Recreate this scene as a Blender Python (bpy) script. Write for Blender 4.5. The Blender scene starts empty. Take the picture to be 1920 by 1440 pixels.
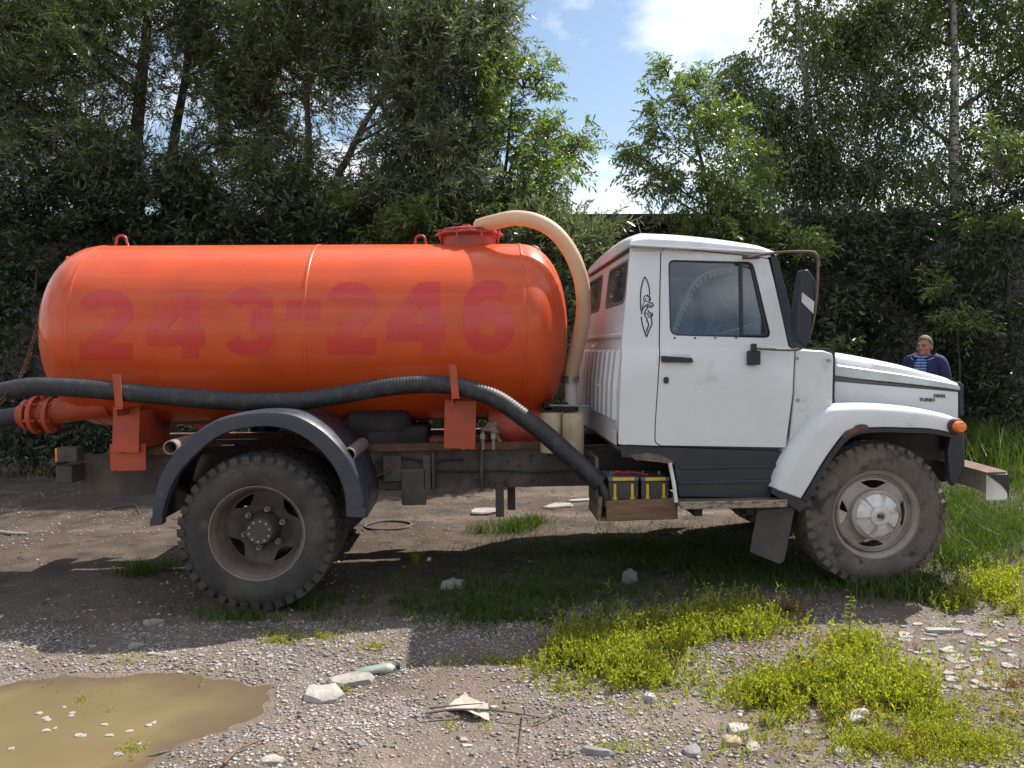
import bpy, bmesh, math, random
import numpy as np
from mathutils import Vector, Matrix
S = bpy.context.scene
COL = S.collection
R = math.radians
rng = np.random.default_rng(7)
random.seed(7)

# ------------------------------------------------------------------ camera
F, IW, IH = 1450.0, 1920.0, 1440.0
CAM = Vector((1.285, -5.602, 1.512)); YAW, PIT, ROL = .047, -.043, -.011
fw = Vector((math.sin(YAW)*math.cos(PIT), math.cos(YAW)*math.cos(PIT), math.sin(PIT)))
rt = Vector((math.cos(YAW), -math.sin(YAW), 0)); up0 = rt.cross(fw)
r2 = math.cos(ROL)*rt + math.sin(ROL)*up0; u2 = -math.sin(ROL)*rt + math.cos(ROL)*up0
cd = bpy.data.cameras.new('camera'); cam = bpy.data.objects.new('camera', cd); COL.objects.link(cam)
cam.matrix_world = Matrix(((r2.x, u2.x, -fw.x, CAM.x), (r2.y, u2.y, -fw.y, CAM.y), (r2.z, u2.z, -fw.z, CAM.z), (0, 0, 0, 1)))
cd.sensor_width = 36; cd.lens = F/IW*36; cd.clip_end = 2000; cd.clip_start = .05
S.camera = cam

# ------------------------------------------------------------------ sky, sun, exposure
SD = Vector((.60, .455, 1.0)).normalized()
W = bpy.data.worlds.new('World'); S.world = W; W.use_nodes = True
wn, wl = W.node_tree.nodes, W.node_tree.links
bg = wn['Background']; bg.inputs[1].default_value = .082
sky = wn.new('ShaderNodeTexSky'); sky.sky_type = 'NISHITA'; sky.sun_disc = False
sky.sun_elevation = math.asin(SD.z); sky.sun_rotation = math.atan2(SD.x, SD.y)
sky.air_density = 1.25; sky.dust_density = .7; sky.ozone_density = 1.0
tc = wn.new('ShaderNodeTexCoord')
n1 = wn.new('ShaderNodeTexNoise'); n1.inputs['Scale'].default_value = 2.6; n1.inputs['Detail'].default_value = 9; n1.inputs['Roughness'].default_value = .56
mpw = wn.new('ShaderNodeMapping'); mpw.inputs['Scale'].default_value = (1, 1, 2.1); mpw.inputs['Location'].default_value = (1.37, 2.1, -.03)
rp = wn.new('ShaderNodeValToRGB'); rp.color_ramp.elements[0].position = .43; rp.color_ramp.elements[1].position = .60
mxw = wn.new('ShaderNodeMixRGB'); mxw.inputs[2].default_value = (11.5, 11.7, 11.9, 1)
wl.new(tc.outputs['Generated'], mpw.inputs[0]); wl.new(mpw.outputs[0], n1.inputs[0]); wl.new(n1.outputs[0], rp.inputs[0])
wl.new(rp.outputs[0], mxw.inputs[0]); wl.new(sky.outputs[0], mxw.inputs[1]); wl.new(mxw.outputs[0], bg.inputs[0])
sd = bpy.data.lights.new('sun', 'SUN'); sd.energy = 5.0; sd.angle = R(.5); sd.color = (1, .95, .87)
sun = bpy.data.objects.new('sun', sd); COL.objects.link(sun)
sun.rotation_euler = (-SD).to_track_quat('-Z', 'Y').to_euler()
S.view_settings.view_transform = 'Standard'; S.view_settings.look = 'None'; S.view_settings.gamma = 1
S.view_settings.exposure = .84
S.render.engine = 'CYCLES'

# ------------------------------------------------------------------ helpers
def up(px, py, y=None, x=None, z=None):
    d = fw*F + r2*(px-IW/2) + u2*(IH/2-py)
    t = (y-CAM.y)/d.y if y is not None else (x-CAM.x)/d.x if x is not None else (z-CAM.z)/d.z
    return CAM + d*t
def upf(px, py, Y):
    y = Y(1.4)
    for _ in range(6):
        p = up(px, py, y=y); y = Y(p.z)
    return p
def tag(o, label=None, cat=None, group=None, kind=None):
    if label: o['label'] = label
    if cat: o['category'] = cat
    if group: o['group'] = group
    if kind: o['kind'] = kind
    return o
def empty(name, loc=(0, 0, 0)):
    o = bpy.data.objects.new(name, None); COL.objects.link(o); o.location = loc; o.empty_display_size = .1; return o
def link(name, me, mat, parent=None, loc=None):
    o = bpy.data.objects.new(name, me); COL.objects.link(o)
    if mat is not None:
        for m in (mat if isinstance(mat, (list, tuple)) else [mat]): me.materials.append(m)
    if parent: o.parent = parent
    if loc is not None: o.location = loc
    return o
def fin(bm, name, mat, parent=None, smooth=35, bevel=None, loc=None, seg=2):
    bmesh.ops.recalc_face_normals(bm, faces=bm.faces)
    me = bpy.data.meshes.new(name); bm.to_mesh(me); bm.free()
    if smooth:
        for p in me.polygons: p.use_smooth = True
        me.set_sharp_from_angle(angle=R(smooth))
    o = link(name, me, mat, parent, loc)
    if bevel:
        b = o.modifiers.new('b', 'BEVEL'); b.width = bevel; b.segments = seg; b.limit_method = 'ANGLE'; b.angle_limit = R(40)
    return o
def box(bm, c, s, rot=None):
    v = []
    M = rot.to_matrix() if rot is not None and not isinstance(rot, Matrix) else rot
    for i in (-1, 1):
        for j in (-1, 1):
            for k in (-1, 1):
                p = Vector((i*s[0]/2, j*s[1]/2, k*s[2]/2))
                if M is not None: p = M @ p
                v.append(bm.verts.new(p+Vector(c)))
    for f in ((0,1,3,2),(4,6,7,5),(0,4,5,1),(2,3,7,6),(0,2,6,4),(1,5,7,3)): bm.faces.new([v[i] for i in f])
def tube(bm, pts, rad, n=12, cap=True, closed=False):
    pts = [Vector(p) for p in pts]; N = len(pts)
    rads = rad if isinstance(rad, (list, tuple)) else [rad]*N
    rings = []; t0 = (pts[1]-pts[0]).normalized()
    a = t0.orthogonal().normalized()
    for i, p in enumerate(pts):
        if closed: t = (pts[(i+1) % N]-pts[i-1]).normalized()
        else: t = (pts[min(i+1, N-1)]-pts[max(i-1, 0)]).normalized()
        a = (a-t*a.dot(t)).normalized(); b = t.cross(a)
        rings.append([bm.verts.new(p+(a*math.cos(2*math.pi*k/n)+b*math.sin(2*math.pi*k/n))*rads[i]) for k in range(n)])
    for i in range(N if closed else N-1):
        A, B = rings[i], rings[(i+1) % N]
        for k in range(n): bm.faces.new((A[k], A[(k+1) % n], B[(k+1) % n], B[k]))
    if cap and not closed:
        bm.faces.new(rings[0][::-1]); bm.faces.new(rings[-1])
def spline(P, n):
    P = [Vector(p) for p in P]; out = []
    for i in range(len(P)-1):
        p0 = P[max(i-1, 0)]; p1 = P[i]; p2 = P[i+1]; p3 = P[min(i+2, len(P)-1)]
        for k in range(n):
            t = k/n
            out.append(.5*((2*p1)+(p2-p0)*t+(2*p0-5*p1+4*p2-p3)*t*t+(3*p1-p0-3*p2+p3)*t**3))
    out.append(P[-1]); return out
def resample(P, step):
    out = [P[0]]; acc = 0; i = 0; cur = P[0]
    for q in P[1:]:
        while (q-cur).length >= step:
            cur = cur+(q-cur).normalized()*step; out.append(cur)
    out.append(P[-1]) if (P[-1]-out[-1]).length > step*.3 else None
    return out
def lathe(bm, prof, c, axis='y', n=64, capa=False, capb=False):
    """prof: list of (offset along axis, radius)"""
    c = Vector(c); rings = []
    for a, r in prof:
        ring = []
        for k in range(n):
            w = 2*math.pi*k/n
            if axis == 'y': p = Vector((r*math.cos(w), a, r*math.sin(w)))
            elif axis == 'x': p = Vector((a, r*math.cos(w), r*math.sin(w)))
            else: p = Vector((r*math.cos(w), r*math.sin(w), a))
            ring.append(bm.verts.new(c+p))
        rings.append(ring)
    for A, B in zip(rings, rings[1:]):
        for k in range(n): bm.faces.new((A[k], A[(k+1) % n], B[(k+1) % n], B[k]))
    if capa: bm.faces.new(rings[0])
    if capb: bm.faces.new(rings[-1][::-1])
def fillet(P, r, seg=4):
    """round the corners of a closed 2-D polygon; r may be a list"""
    out = []; N = len(P)
    for i in range(N):
        p = Vector(P[i][:2]); a = Vector(P[i-1][:2]); b = Vector(P[(i+1) % N][:2])
        rr = r[i] if isinstance(r, (list, tuple)) else r
        if rr <= 0: out.append(tuple(p)); continue
        da = (a-p); db = (b-p); rr2 = min(rr, da.length*.45, db.length*.45)
        s = p+da.normalized()*rr2; e = p+db.normalized()*rr2
        for k in range(seg+1):
            t = k/seg; out.append(tuple((1-t)**2*s+2*t*(1-t)*p+t*t*e))
    return out
def fill2d(outer, holes=(), cuts=()):
    """outer, holes: lists of (u, v) -> bmesh filled in plane (u,0,v), cut at v = cuts"""
    bm = bmesh.new()
    for loop in [outer]+list(holes):
        vs = [bm.verts.new((p[0], 0, p[1])) for p in loop]
        for i in range(len(vs)): bm.edges.new((vs[i], vs[(i+1) % len(vs)]))
    bmesh.ops.triangle_fill(bm, use_beauty=True, use_dissolve=False, edges=bm.edges[:], normal=(0, -1, 0))
    for z in cuts:
        bmesh.ops.bisect_plane(bm, geom=bm.verts[:]+bm.edges[:]+bm.faces[:], plane_co=(0, 0, z), plane_no=(0, 0, 1))
    return bm
def solid(bm, vec):
    r = bmesh.ops.extrude_face_region(bm, geom=bm.faces[:])
    bmesh.ops.translate(bm, verts=[g for g in r['geom'] if isinstance(g, bmesh.types.BMVert)], vec=vec)
def side_panel(name, outer, mat, parent, Y, holes=(), thick=.03, cuts=(), bevel=.004, smooth=35, inpx=True):
    """a plate on the near side: px outline laid on the surface y = Y(z)"""
    if not callable(Y): y0 = Y; Y = lambda z: y0
    cv = (lambda L: [(p.x, p.z) for p in [upf(a, b, Y) for a, b in L]]) if inpx else (lambda L: L)
    bm = fill2d(cv(outer), [cv(h) for h in holes], cuts)
    for v in bm.verts: v.co.y = Y(v.co.z)
    solid(bm, (0, thick, 0))
    return fin(bm, name, mat, parent, smooth, bevel)
def mirror(o, parent=None, name=None):
    me = o.data.copy(); me.transform(Matrix.Diagonal((1, -1, 1, 1))); me.flip_normals()
    c = bpy.data.objects.new(name or o.name.split('.')[0], me); COL.objects.link(c); c.parent = parent or o.parent
    for m in o.modifiers:
        if m.type == 'BEVEL':
            b = c.modifiers.new('b', 'BEVEL'); b.width = m.width; b.segments = m.segments; b.limit_method = 'ANGLE'; b.angle_limit = m.angle_limit
    return c
def grid(bm, G):
    V = [[bm.verts.new(p) for p in row] for row in G]
    for A, B in zip(V, V[1:]):
        for i in range(len(A)-1): bm.faces.new((A[i], A[i+1], B[i+1], B[i]))
    return V
def npmesh(name, co, faces_n, mat, parent=None, smooth=False):
    """co (N*k,3) with consecutive k-gons"""
    me = bpy.data.meshes.new(name); n = len(co); k = faces_n
    me.vertices.add(n); me.vertices.foreach_set('co', np.ascontiguousarray(co, dtype=np.float32).ravel())
    me.loops.add(n); me.loops.foreach_set('vertex_index', np.arange(n, dtype=np.int32))
    me.polygons.add(n//k); me.polygons.foreach_set('loop_start', np.arange(0, n, k, dtype=np.int32))
    me.update(calc_edges=True); me.validate()
    return link(name, me, mat, parent)
def npmesh_idx(name, co, idx, mat, parent=None, smooth=False):
    """co (N,3), idx (M,k)"""
    me = bpy.data.meshes.new(name); M_, k = idx.shape
    me.vertices.add(len(co)); me.vertices.foreach_set('co', np.ascontiguousarray(co, dtype=np.float32).ravel())
    me.loops.add(M_*k); me.loops.foreach_set('vertex_index', np.ascontiguousarray(idx, dtype=np.int32).ravel())
    me.polygons.add(M_); me.polygons.foreach_set('loop_start', np.arange(0, M_*k, k, dtype=np.int32))
    if smooth: me.polygons.foreach_set('use_smooth', np.ones(M_, dtype=bool))
    me.update(calc_edges=True)
    return link(name, me, mat, parent)

# ------------------------------------------------------------------ materials
def mat(name, c1, c2=None, rough=.5, scale=6., metal=0., bump=0., bscale=40., spec=.5, coat=0., lo=.4, hi=.65, rvar=0., island=0., trans=None, detail=6, specks=None, c3=None, s3=1.5, lo3=.5, hi3=.7, stretch=None):
    m = bpy.data.materials.new(name); m.use_nodes = True
    n, l = m.node_tree.nodes, m.node_tree.links; b = n['Principled BSDF']
    b.inputs['Roughness'].default_value = rough; b.inputs['Metallic'].default_value = metal
    b.inputs['Specular IOR Level'].default_value = spec; b.inputs['Coat Weight'].default_value = coat
    b.inputs['Base Color'].default_value = (*c1, 1)
    t = n.new('ShaderNodeTexCoord'); src = t.outputs['Object']
    if stretch:
        mp = n.new('ShaderNodeMapping'); mp.inputs['Scale'].default_value = stretch; l.new(src, mp.inputs[0]); src = mp.outputs[0]
    out = None
    if c2 is not None:
        z = n.new('ShaderNodeTexNoise'); z.inputs['Scale'].default_value = scale; z.inputs['Detail'].default_value = detail; z.inputs['Roughness'].default_value = .62
        l.new(src, z.inputs[0]); r = n.new('ShaderNodeValToRGB')
        r.color_ramp.elements[0].position = lo; r.color_ramp.elements[1].position = hi
        r.color_ramp.elements[0].color = (*c1, 1); r.color_ramp.elements[1].color = (*c2, 1)
        l.new(z.outputs[0], r.inputs[0]); out = r.outputs[0]
        if rvar:
            mr = n.new('ShaderNodeMapRange'); mr.inputs[1].default_value = lo; mr.inputs[2].default_value = hi
            mr.inputs[3].default_value = rough; mr.inputs[4].default_value = rough+rvar
            l.new(z.outputs[0], mr.inputs[0]); l.new(mr.outputs[0], b.inputs['Roughness'])
    if c3 is not None:
        z3 = n.new('ShaderNodeTexNoise'); z3.inputs['Scale'].default_value = s3; z3.inputs['Detail'].default_value = 8; z3.inputs['Roughness'].default_value = .7
        l.new(src, z3.inputs[0]); r3 = n.new('ShaderNodeMapRange'); r3.inputs[1].default_value = lo3; r3.inputs[2].default_value = hi3; l.new(z3.outputs[0], r3.inputs[0])
        mx = n.new('ShaderNodeMixRGB'); l.new(r3.outputs[0], mx.inputs[0]); mx.inputs[2].default_value = (*c3, 1)
        if out: l.new(out, mx.inputs[1])
        else: mx.inputs[1].default_value = (*c1, 1)
        out = mx.outputs[0]
    if specks:
        zs = n.new('ShaderNodeTexNoise'); zs.inputs['Scale'].default_value = 38; zs.inputs['Detail'].default_value = 3; zs.inputs['Roughness'].default_value = .6; l.new(src, zs.inputs[0])
        rs_ = n.new('ShaderNodeMapRange'); rs_.inputs[1].default_value = .735; rs_.inputs[2].default_value = .76; l.new(zs.outputs[0], rs_.inputs[0])
        mx = n.new('ShaderNodeMixRGB'); l.new(rs_.outputs[0], mx.inputs[0]); l.new(out, mx.inputs[1]); mx.inputs[2].default_value = (*specks, 1); out = mx.outputs[0]
    if island:
        g = n.new('ShaderNodeNewGeometry'); hs = n.new('ShaderNodeHueSaturation')
        mr = n.new('ShaderNodeMapRange'); mr.inputs[3].default_value = 1-island; mr.inputs[4].default_value = 1+island
        l.new(g.outputs['Random Per Island'], mr.inputs[0]); l.new(mr.outputs[0], hs.inputs['Value'])
        mr2 = n.new('ShaderNodeMapRange'); mr2.inputs[3].default_value = .515; mr2.inputs[4].default_value = .482
        l.new(g.outputs['Random Per Island'], mr2.inputs[0]); l.new(mr2.outputs[0], hs.inputs['Hue'])
        if out: l.new(out, hs.inputs['Color'])
        else: hs.inputs['Color'].default_value = (*c1, 1)
        out = hs.outputs[0]
    if out: l.new(out, b.inputs['Base Color'])
    if bump:
        z2 = n.new('ShaderNodeTexNoise'); z2.inputs['Scale'].default_value = bscale; z2.inputs['Detail'].default_value = 5; l.new(src, z2.inputs[0])
        bp = n.new('ShaderNodeBump'); bp.inputs['Strength'].default_value = bump; bp.inputs['Distance'].default_value = .01
        l.new(z2.outputs[0], bp.inputs['Height']); l.new(bp.outputs[0], b.inputs['Normal'])
    if trans:
        tr = n.new('ShaderNodeBsdfTranslucent'); ms = n.new('ShaderNodeMixShader'); ms.inputs[0].default_value = trans[3]
        mc = n.new('ShaderNodeMixRGB'); mc.blend_type = 'MULTIPLY'; mc.inputs[0].default_value = 1; mc.inputs[2].default_value = (*trans[:3], 1)
        if out: l.new(out, mc.inputs[1])
        else: mc.inputs[1].default_value = (*c1, 1)
        l.new(mc.outputs[0], tr.inputs[0]); l.new(b.outputs[0], ms.inputs[1]); l.new(tr.outputs[0], ms.inputs[2])
        l.new(ms.outputs[0], n['Material Output'].inputs[0])
    return m
M = {}
M['tank'] = mat('tank_orange', (.57, .075, .013), (.49, .060, .012), spec=.35, rough=.34, rvar=.1, scale=3, coat=.22, bump=.03, bscale=6, c3=(.30, .055, .022), s3=1.6, lo3=.6, hi3=.9, specks=(.12, .04, .02))
M['digit'] = mat('faded_red', (.50, .024, .016), (.54, .050, .014), rough=.34, coat=.22, scale=4, lo=.42, hi=.75)
M['orange'] = mat('orange_steel', (.42, .062, .022), (.24, .048, .024), rough=.55, scale=6, lo=.42, hi=.75, bump=.15)
M['redlid'] = mat('red_steel', (.42, .05, .03), (.25, .035, .025), rough=.45, scale=9, bump=.1)
M['white'] = mat('white_paint', (.60, .615, .63), (.56, .57, .58), rough=.3, scale=2.5, coat=.3, c3=(.33, .27, .21), s3=3.6, lo3=.60, hi3=.86, rvar=.15, specks=(.10, .05, .03))
M['whitedirty'] = mat('dirty_white_paint', (.62, .60, .58), (.40, .34, .28), rough=.5, scale=3.2, lo=.45, hi=.8, c3=(.16, .12, .09), s3=5, lo3=.6, hi3=.75)
M['hoodedge'] = mat('faded_hood_edge', (.42, .46, .45), (.52, .56, .55), rough=.4, scale=5)
M['sill'] = mat('dark_blue_paint', (.015, .018, .028), (.035, .035, .038), rough=.38, scale=5, lo=.5, hi=.8, c3=(.12, .10, .08), s3=9, lo3=.62, hi3=.85)
M['fender'] = mat('dark_plastic', (.022, .026, .042), (.035, .038, .052), rough=.36, scale=6, rvar=.2, c3=(.12, .11, .11), s3=12, lo3=.6, hi3=.9)
M['black'] = mat('black_rubber', (.015, .015, .017), (.04, .037, .035), rough=.6, scale=8)
M['under'] = mat('underbody_dark', (.012, .011, .012), (.035, .028, .024), rough=.8, scale=6)
M['hose'] = mat('black_hose', (.016, .016, .02), (.06, .057, .06), rough=.55, scale=14, lo=.5, hi=.8, c3=(.32, .31, .30), s3=24, lo3=.66, hi3=.76)
M['archhose'] = mat('beige_hose', (.72, .54, .37), (.66, .46, .30), rough=.4, scale=4, trans=(1, .85, .7, .28))
M['tyre'] = mat('tyre_rubber', (.030, .027, .027), (.075, .062, .052), rough=.85, scale=5, lo=.4, hi=.75, bump=.4, bscale=60, c3=(.13, .105, .085), s3=9, lo3=.55, hi3=.85)
M['tyremud'] = mat('muddy_tyre_rubber', (.085, .070, .060), (.15, .12, .10), rough=.9, scale=6, lo=.35, hi=.7, bump=.6, bscale=50, c3=(.035, .03, .03), s3=7, lo3=.52, hi3=.62)
M['rim'] = mat('rusty_grey_rim', (.085, .062, .052), (.15, .11, .09), rough=.6, scale=6, bump=.2, c3=(.05, .03, .025), s3=11, lo3=.55, hi3=.8)
M['rimlip'] = mat('rim_edge', (.17, .13, .115), (.24, .19, .17), rough=.6, scale=7, bump=.2)
M['rimdisc'] = mat('dark_rim_disc', (.045, .036, .034), (.08, .062, .055), rough=.6, scale=6, bump=.2)
M['rimlight'] = mat('dusty_white_rim', (.36, .32, .29), (.26, .21, .18), rough=.6, scale=5, bump=.2, c3=(.10, .06, .045), s3=10, lo3=.58, hi3=.72)
M['silver'] = mat('silver_paint_hub', (.62, .61, .60), (.45, .42, .40), rough=.42, scale=9, metal=.25, bump=.25, bscale=18, c3=(.12, .09, .08), s3=12, lo3=.66, hi3=.72)
M['steel'] = mat('bare_steel', (.35, .34, .33), (.22, .19, .17), rough=.4, metal=.7, scale=20)
M['greybolt'] = mat('dull_bolt', (.30, .27, .25), rough=.5, metal=.3)
M['frame'] = mat('frame_dirt', (.050, .040, .038), (.11, .085, .070), rough=.8, scale=4, bump=.5, bscale=25, lo=.4, hi=.7)
M['wood'] = mat('old_wood', (.20, .115, .06), (.10, .06, .035), rough=.8, scale=5, bump=.6, bscale=30, stretch=(1, 6, 6), lo=.35, hi=.65)
M['woodgrey'] = mat('grey_wood', (.12, .095, .085), (.065, .05, .045), rough=.85, scale=5, bump=.5, bscale=30, stretch=(1, 6, 6))
M['step'] = mat('worn_step', (.10, .07, .055), (.20, .16, .13), rough=.7, scale=8, bump=.4, lo=.45, hi=.7)
M['stepedge'] = mat('step_worn_edge', (.27, .22, .16), (.09, .06, .04), rough=.6, scale=18, stretch=(1, 1, 3), lo=.5, hi=.6)
M['battery'] = mat('battery_black', (.02, .02, .024), (.05, .045, .042), rough=.5, scale=12)
M['yellow'] = mat('battery_yellow', (.65, .43, .02), (.45, .28, .03), rough=.5, scale=20)
M['redwire'] = mat('red_cable', (.4, .02, .03), rough=.5)
M['flap'] = mat('rubber_flap', (.085, .075, .070), (.055, .05, .05), rough=.75, scale=5)
M['amber'] = mat('amber_lens', (.75, .18, .02), rough=.15, coat=.5)
M['cream'] = mat('cream_canister', (.52, .44, .29), (.35, .27, .17), rough=.5, scale=7, c3=(.05, .04, .03), s3=16, lo3=.68, hi3=.71)
M['rust'] = mat('rust_brown', (.14, .06, .03), (.05, .03, .025), rough=.8, scale=15, bump=.5)
M['seat'] = mat('seat_cloth', (.05, .05, .055), (.09, .08, .08), rough=.9, scale=9)
M['dash'] = mat('grey_plastic', (.10, .11, .12), rough=.6)
M['fringe'] = mat('tan_fringe', (.72, .52, .26), (.80, .62, .36), rough=.8, scale=30)
M['chrome'] = mat('dull_chrome', (.55, .55, .56), rough=.2, metal=1.0)
M['ink'] = mat('black_vinyl', (.012, .014, .022), rough=.5)
M['badge'] = mat('badge_dark', (.07, .06, .07), (.16, .13, .13), rough=.5, scale=60)
M['skin'] = mat('skin', (.30, .13, .09), (.35, .16, .11), rough=.55, scale=12)
M['hair'] = mat('brown_hair', (.08, .04, .022), (.13, .065, .035), rough=.7, scale=60, bump=.6, bscale=150)
M['jacket'] = mat('navy_cloth', (.012, .016, .065), (.02, .024, .085), rough=.85, scale=14, bump=.3)
M['piping'] = mat('jacket_piping', (.35, .36, .36), rough=.6)
M['trousers'] = mat('dark_trousers', (.03, .03, .035), rough=.9)
M['shoe'] = mat('shoe_leather', (.02, .018, .016), rough=.5)
def glass(name, tint, dust, rough=.03):
    m = bpy.data.materials.new(name); m.use_nodes = True; n, l = m.node_tree.nodes, m.node_tree.links
    n.remove(n['Principled BSDF'])
    tr = n.new('ShaderNodeBsdfTransparent'); tr.inputs[0].default_value = (*tint, 1)
    gl = n.new('ShaderNodeBsdfGlossy'); gl.inputs[1].default_value = rough
    fr = n.new('ShaderNodeFresnel'); fr.inputs[0].default_value = 1.52
    ml = n.new('ShaderNodeMath'); ml.operation = 'MULTIPLY'; ml.inputs[1].default_value = 1.8
    m1 = n.new('ShaderNodeMixShader'); l.new(fr.outputs[0], ml.inputs[0]); l.new(ml.outputs[0], m1.inputs[0]); l.new(tr.outputs[0], m1.inputs[1]); l.new(gl.outputs[0], m1.inputs[2])
    df = n.new('ShaderNodeBsdfDiffuse'); df.inputs[0].default_value = (.45, .45, .45, 1)
    m2 = n.new('ShaderNodeMixShader'); m2.inputs[0].default_value = dust; l.new(m1.outputs[0], m2.inputs[1]); l.new(df.outputs[0], m2.inputs[2])
    if dust:
        t = n.new('ShaderNodeTexCoord'); z = n.new('ShaderNodeTexNoise'); z.inputs['Scale'].default_value = 5; z.inputs['Detail'].default_value = 6
        mr = n.new('ShaderNodeMapRange'); mr.inputs[1].default_value = .35; mr.inputs[2].default_value = .75; mr.inputs[3].default_value = dust*.4; mr.inputs[4].default_value = dust*1.8
        l.new(t.outputs['Object'], z.inputs[0]); l.new(z.outputs[0], mr.inputs[0]); l.new(mr.outputs[0], m2.inputs[0])
    l.new(m2.outputs[0], n['Material Output'].inputs[0]); return m
M['glass'] = glass('window_glass', (.74, .80, .88), .035)
M['glassrear'] = glass('rear_window_glass', (.5, .45, .42), .10)
M['mirror'] = mat('mirror_silver', (.8, .8, .8), rough=.03, metal=1)
# ------------------------------------------------------------------ ground
def vnoise(x, y, seed=0):
    """smooth value noise on numpy arrays"""
    xi = np.floor(x).astype(np.int64); yi = np.floor(y).astype(np.int64); xf = x-xi; yf = y-yi
    def h(a, b):
        n = (a*374761393+b*668265263+seed*1442695041) & 0x7fffffff
        n = ((n ^ (n >> 13))*1274126177) & 0x7fffffff
        return ((n ^ (n >> 16)) & 0xffff)/65535.0
    u = xf*xf*(3-2*xf); v = yf*yf*(3-2*yf)
    return (h(xi, yi)*(1-u)+h(xi+1, yi)*u)*(1-v)+(h(xi, yi+1)*(1-u)+h(xi+1, yi+1)*u)*v
def fbm(x, y, s, o=4, seed=0):
    t = 0; a = 1; A = 0
    for k in range(o): t = t+a*vnoise(x*s+k*17.3, y*s-k*9.1, seed+k); A += a; a *= .55; s *= 2.03
    return t/A-.5
PUD = np.array([(-2.6, -3.6), (-2.6, -2.25), (-1.3, -1.98), (-.9, -2.0), (-.35, -1.97), (.0, -2.02), (.22, -2.15), (.25, -2.30), (.12, -2.42), (.05, -2.55), (-.0, -2.68), (-.12, -2.9), (-.3, -3.6)])
def pdist(x, y, P):
    """signed distance to polygon, negative inside"""
    d = np.full(x.shape, 1e9); ins = np.zeros(x.shape, bool); n = len(P)
    for i in range(n):
        a, b = P[i], P[(i+1) % n]; e = b-a; wx, wy = x-a[0], y-a[1]
        t = np.clip((wx*e[0]+wy*e[1])/(e@e), 0, 1); d = np.minimum(d, (wx-t*e[0])**2+(wy-t*e[1])**2)
        c = ((a[1] <= y) & (y < b[1])) | ((b[1] <= y) & (y < a[1])); xx = a[0]+(y-a[1])/(e[1]+1e-12)*e[0]
        ins ^= c & (x < xx)
    return np.where(ins, -1, 1)*np.sqrt(d)
WZ = -.022
def gh(x, y):
    x = np.asarray(x, float); y = np.asarray(y, float)
    h = .045*fbm(x, y, .7, 3, 1)+.022*fbm(x, y, 4., 3, 5)+.012*fbm(x, y, 17., 3, 9)
    near = np.clip((12-np.abs(y))/8, 0, 1)*np.clip((12-np.abs(x-1))/6, 0, 1)
    h = h*near
    d = pdist(x, y, PUD)+.26*fbm(x, y, 2.6, 4, 3)
    k = np.clip((.30-d)/.62, 0, 1); h = h*(1-.8*k)-.052*k*k*(3-2*k)*1.3
    d2 = ((x-1.15)/.22)**2+((y+2.95)/.16)**2; h = h-.02*np.exp(-d2*1.2)
    # tyre ruts behind the truck
    for yy in (1.4, 2.4, 3.3): h = h-.03*np.exp(-((y-yy-.12*np.sin(x*.8))/.16)**2)*near*(.6+.8*fbm(x, y, 6, 2, 4))
    return h
def axis(a, b, step, far):
    m = np.arange(a, b+1e-6, step); g = [];  s = step; v = b
    while v < far: s *= 1.35; v += s; g.append(v)
    l = []; s = step; v = a
    while v > -far: s *= 1.35; v -= s; l.append(v)
    return np.concatenate([l[::-1], m, g])
gx, gy = axis(-3.2, 7.6, .028, 400), axis(-4.0, 5.4, .028, 400)
X_, Y_ = np.meshgrid(gx, gy); Z_ = gh(X_.ravel(), Y_.ravel())
nx, ny = len(gx), len(gy); I = np.arange(nx*ny).reshape(ny, nx)
q = np.stack([I[:-1, :-1].ravel(), I[:-1, 1:].ravel(), I[1:, 1:].ravel(), I[1:, :-1].ravel()], 1)
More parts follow.
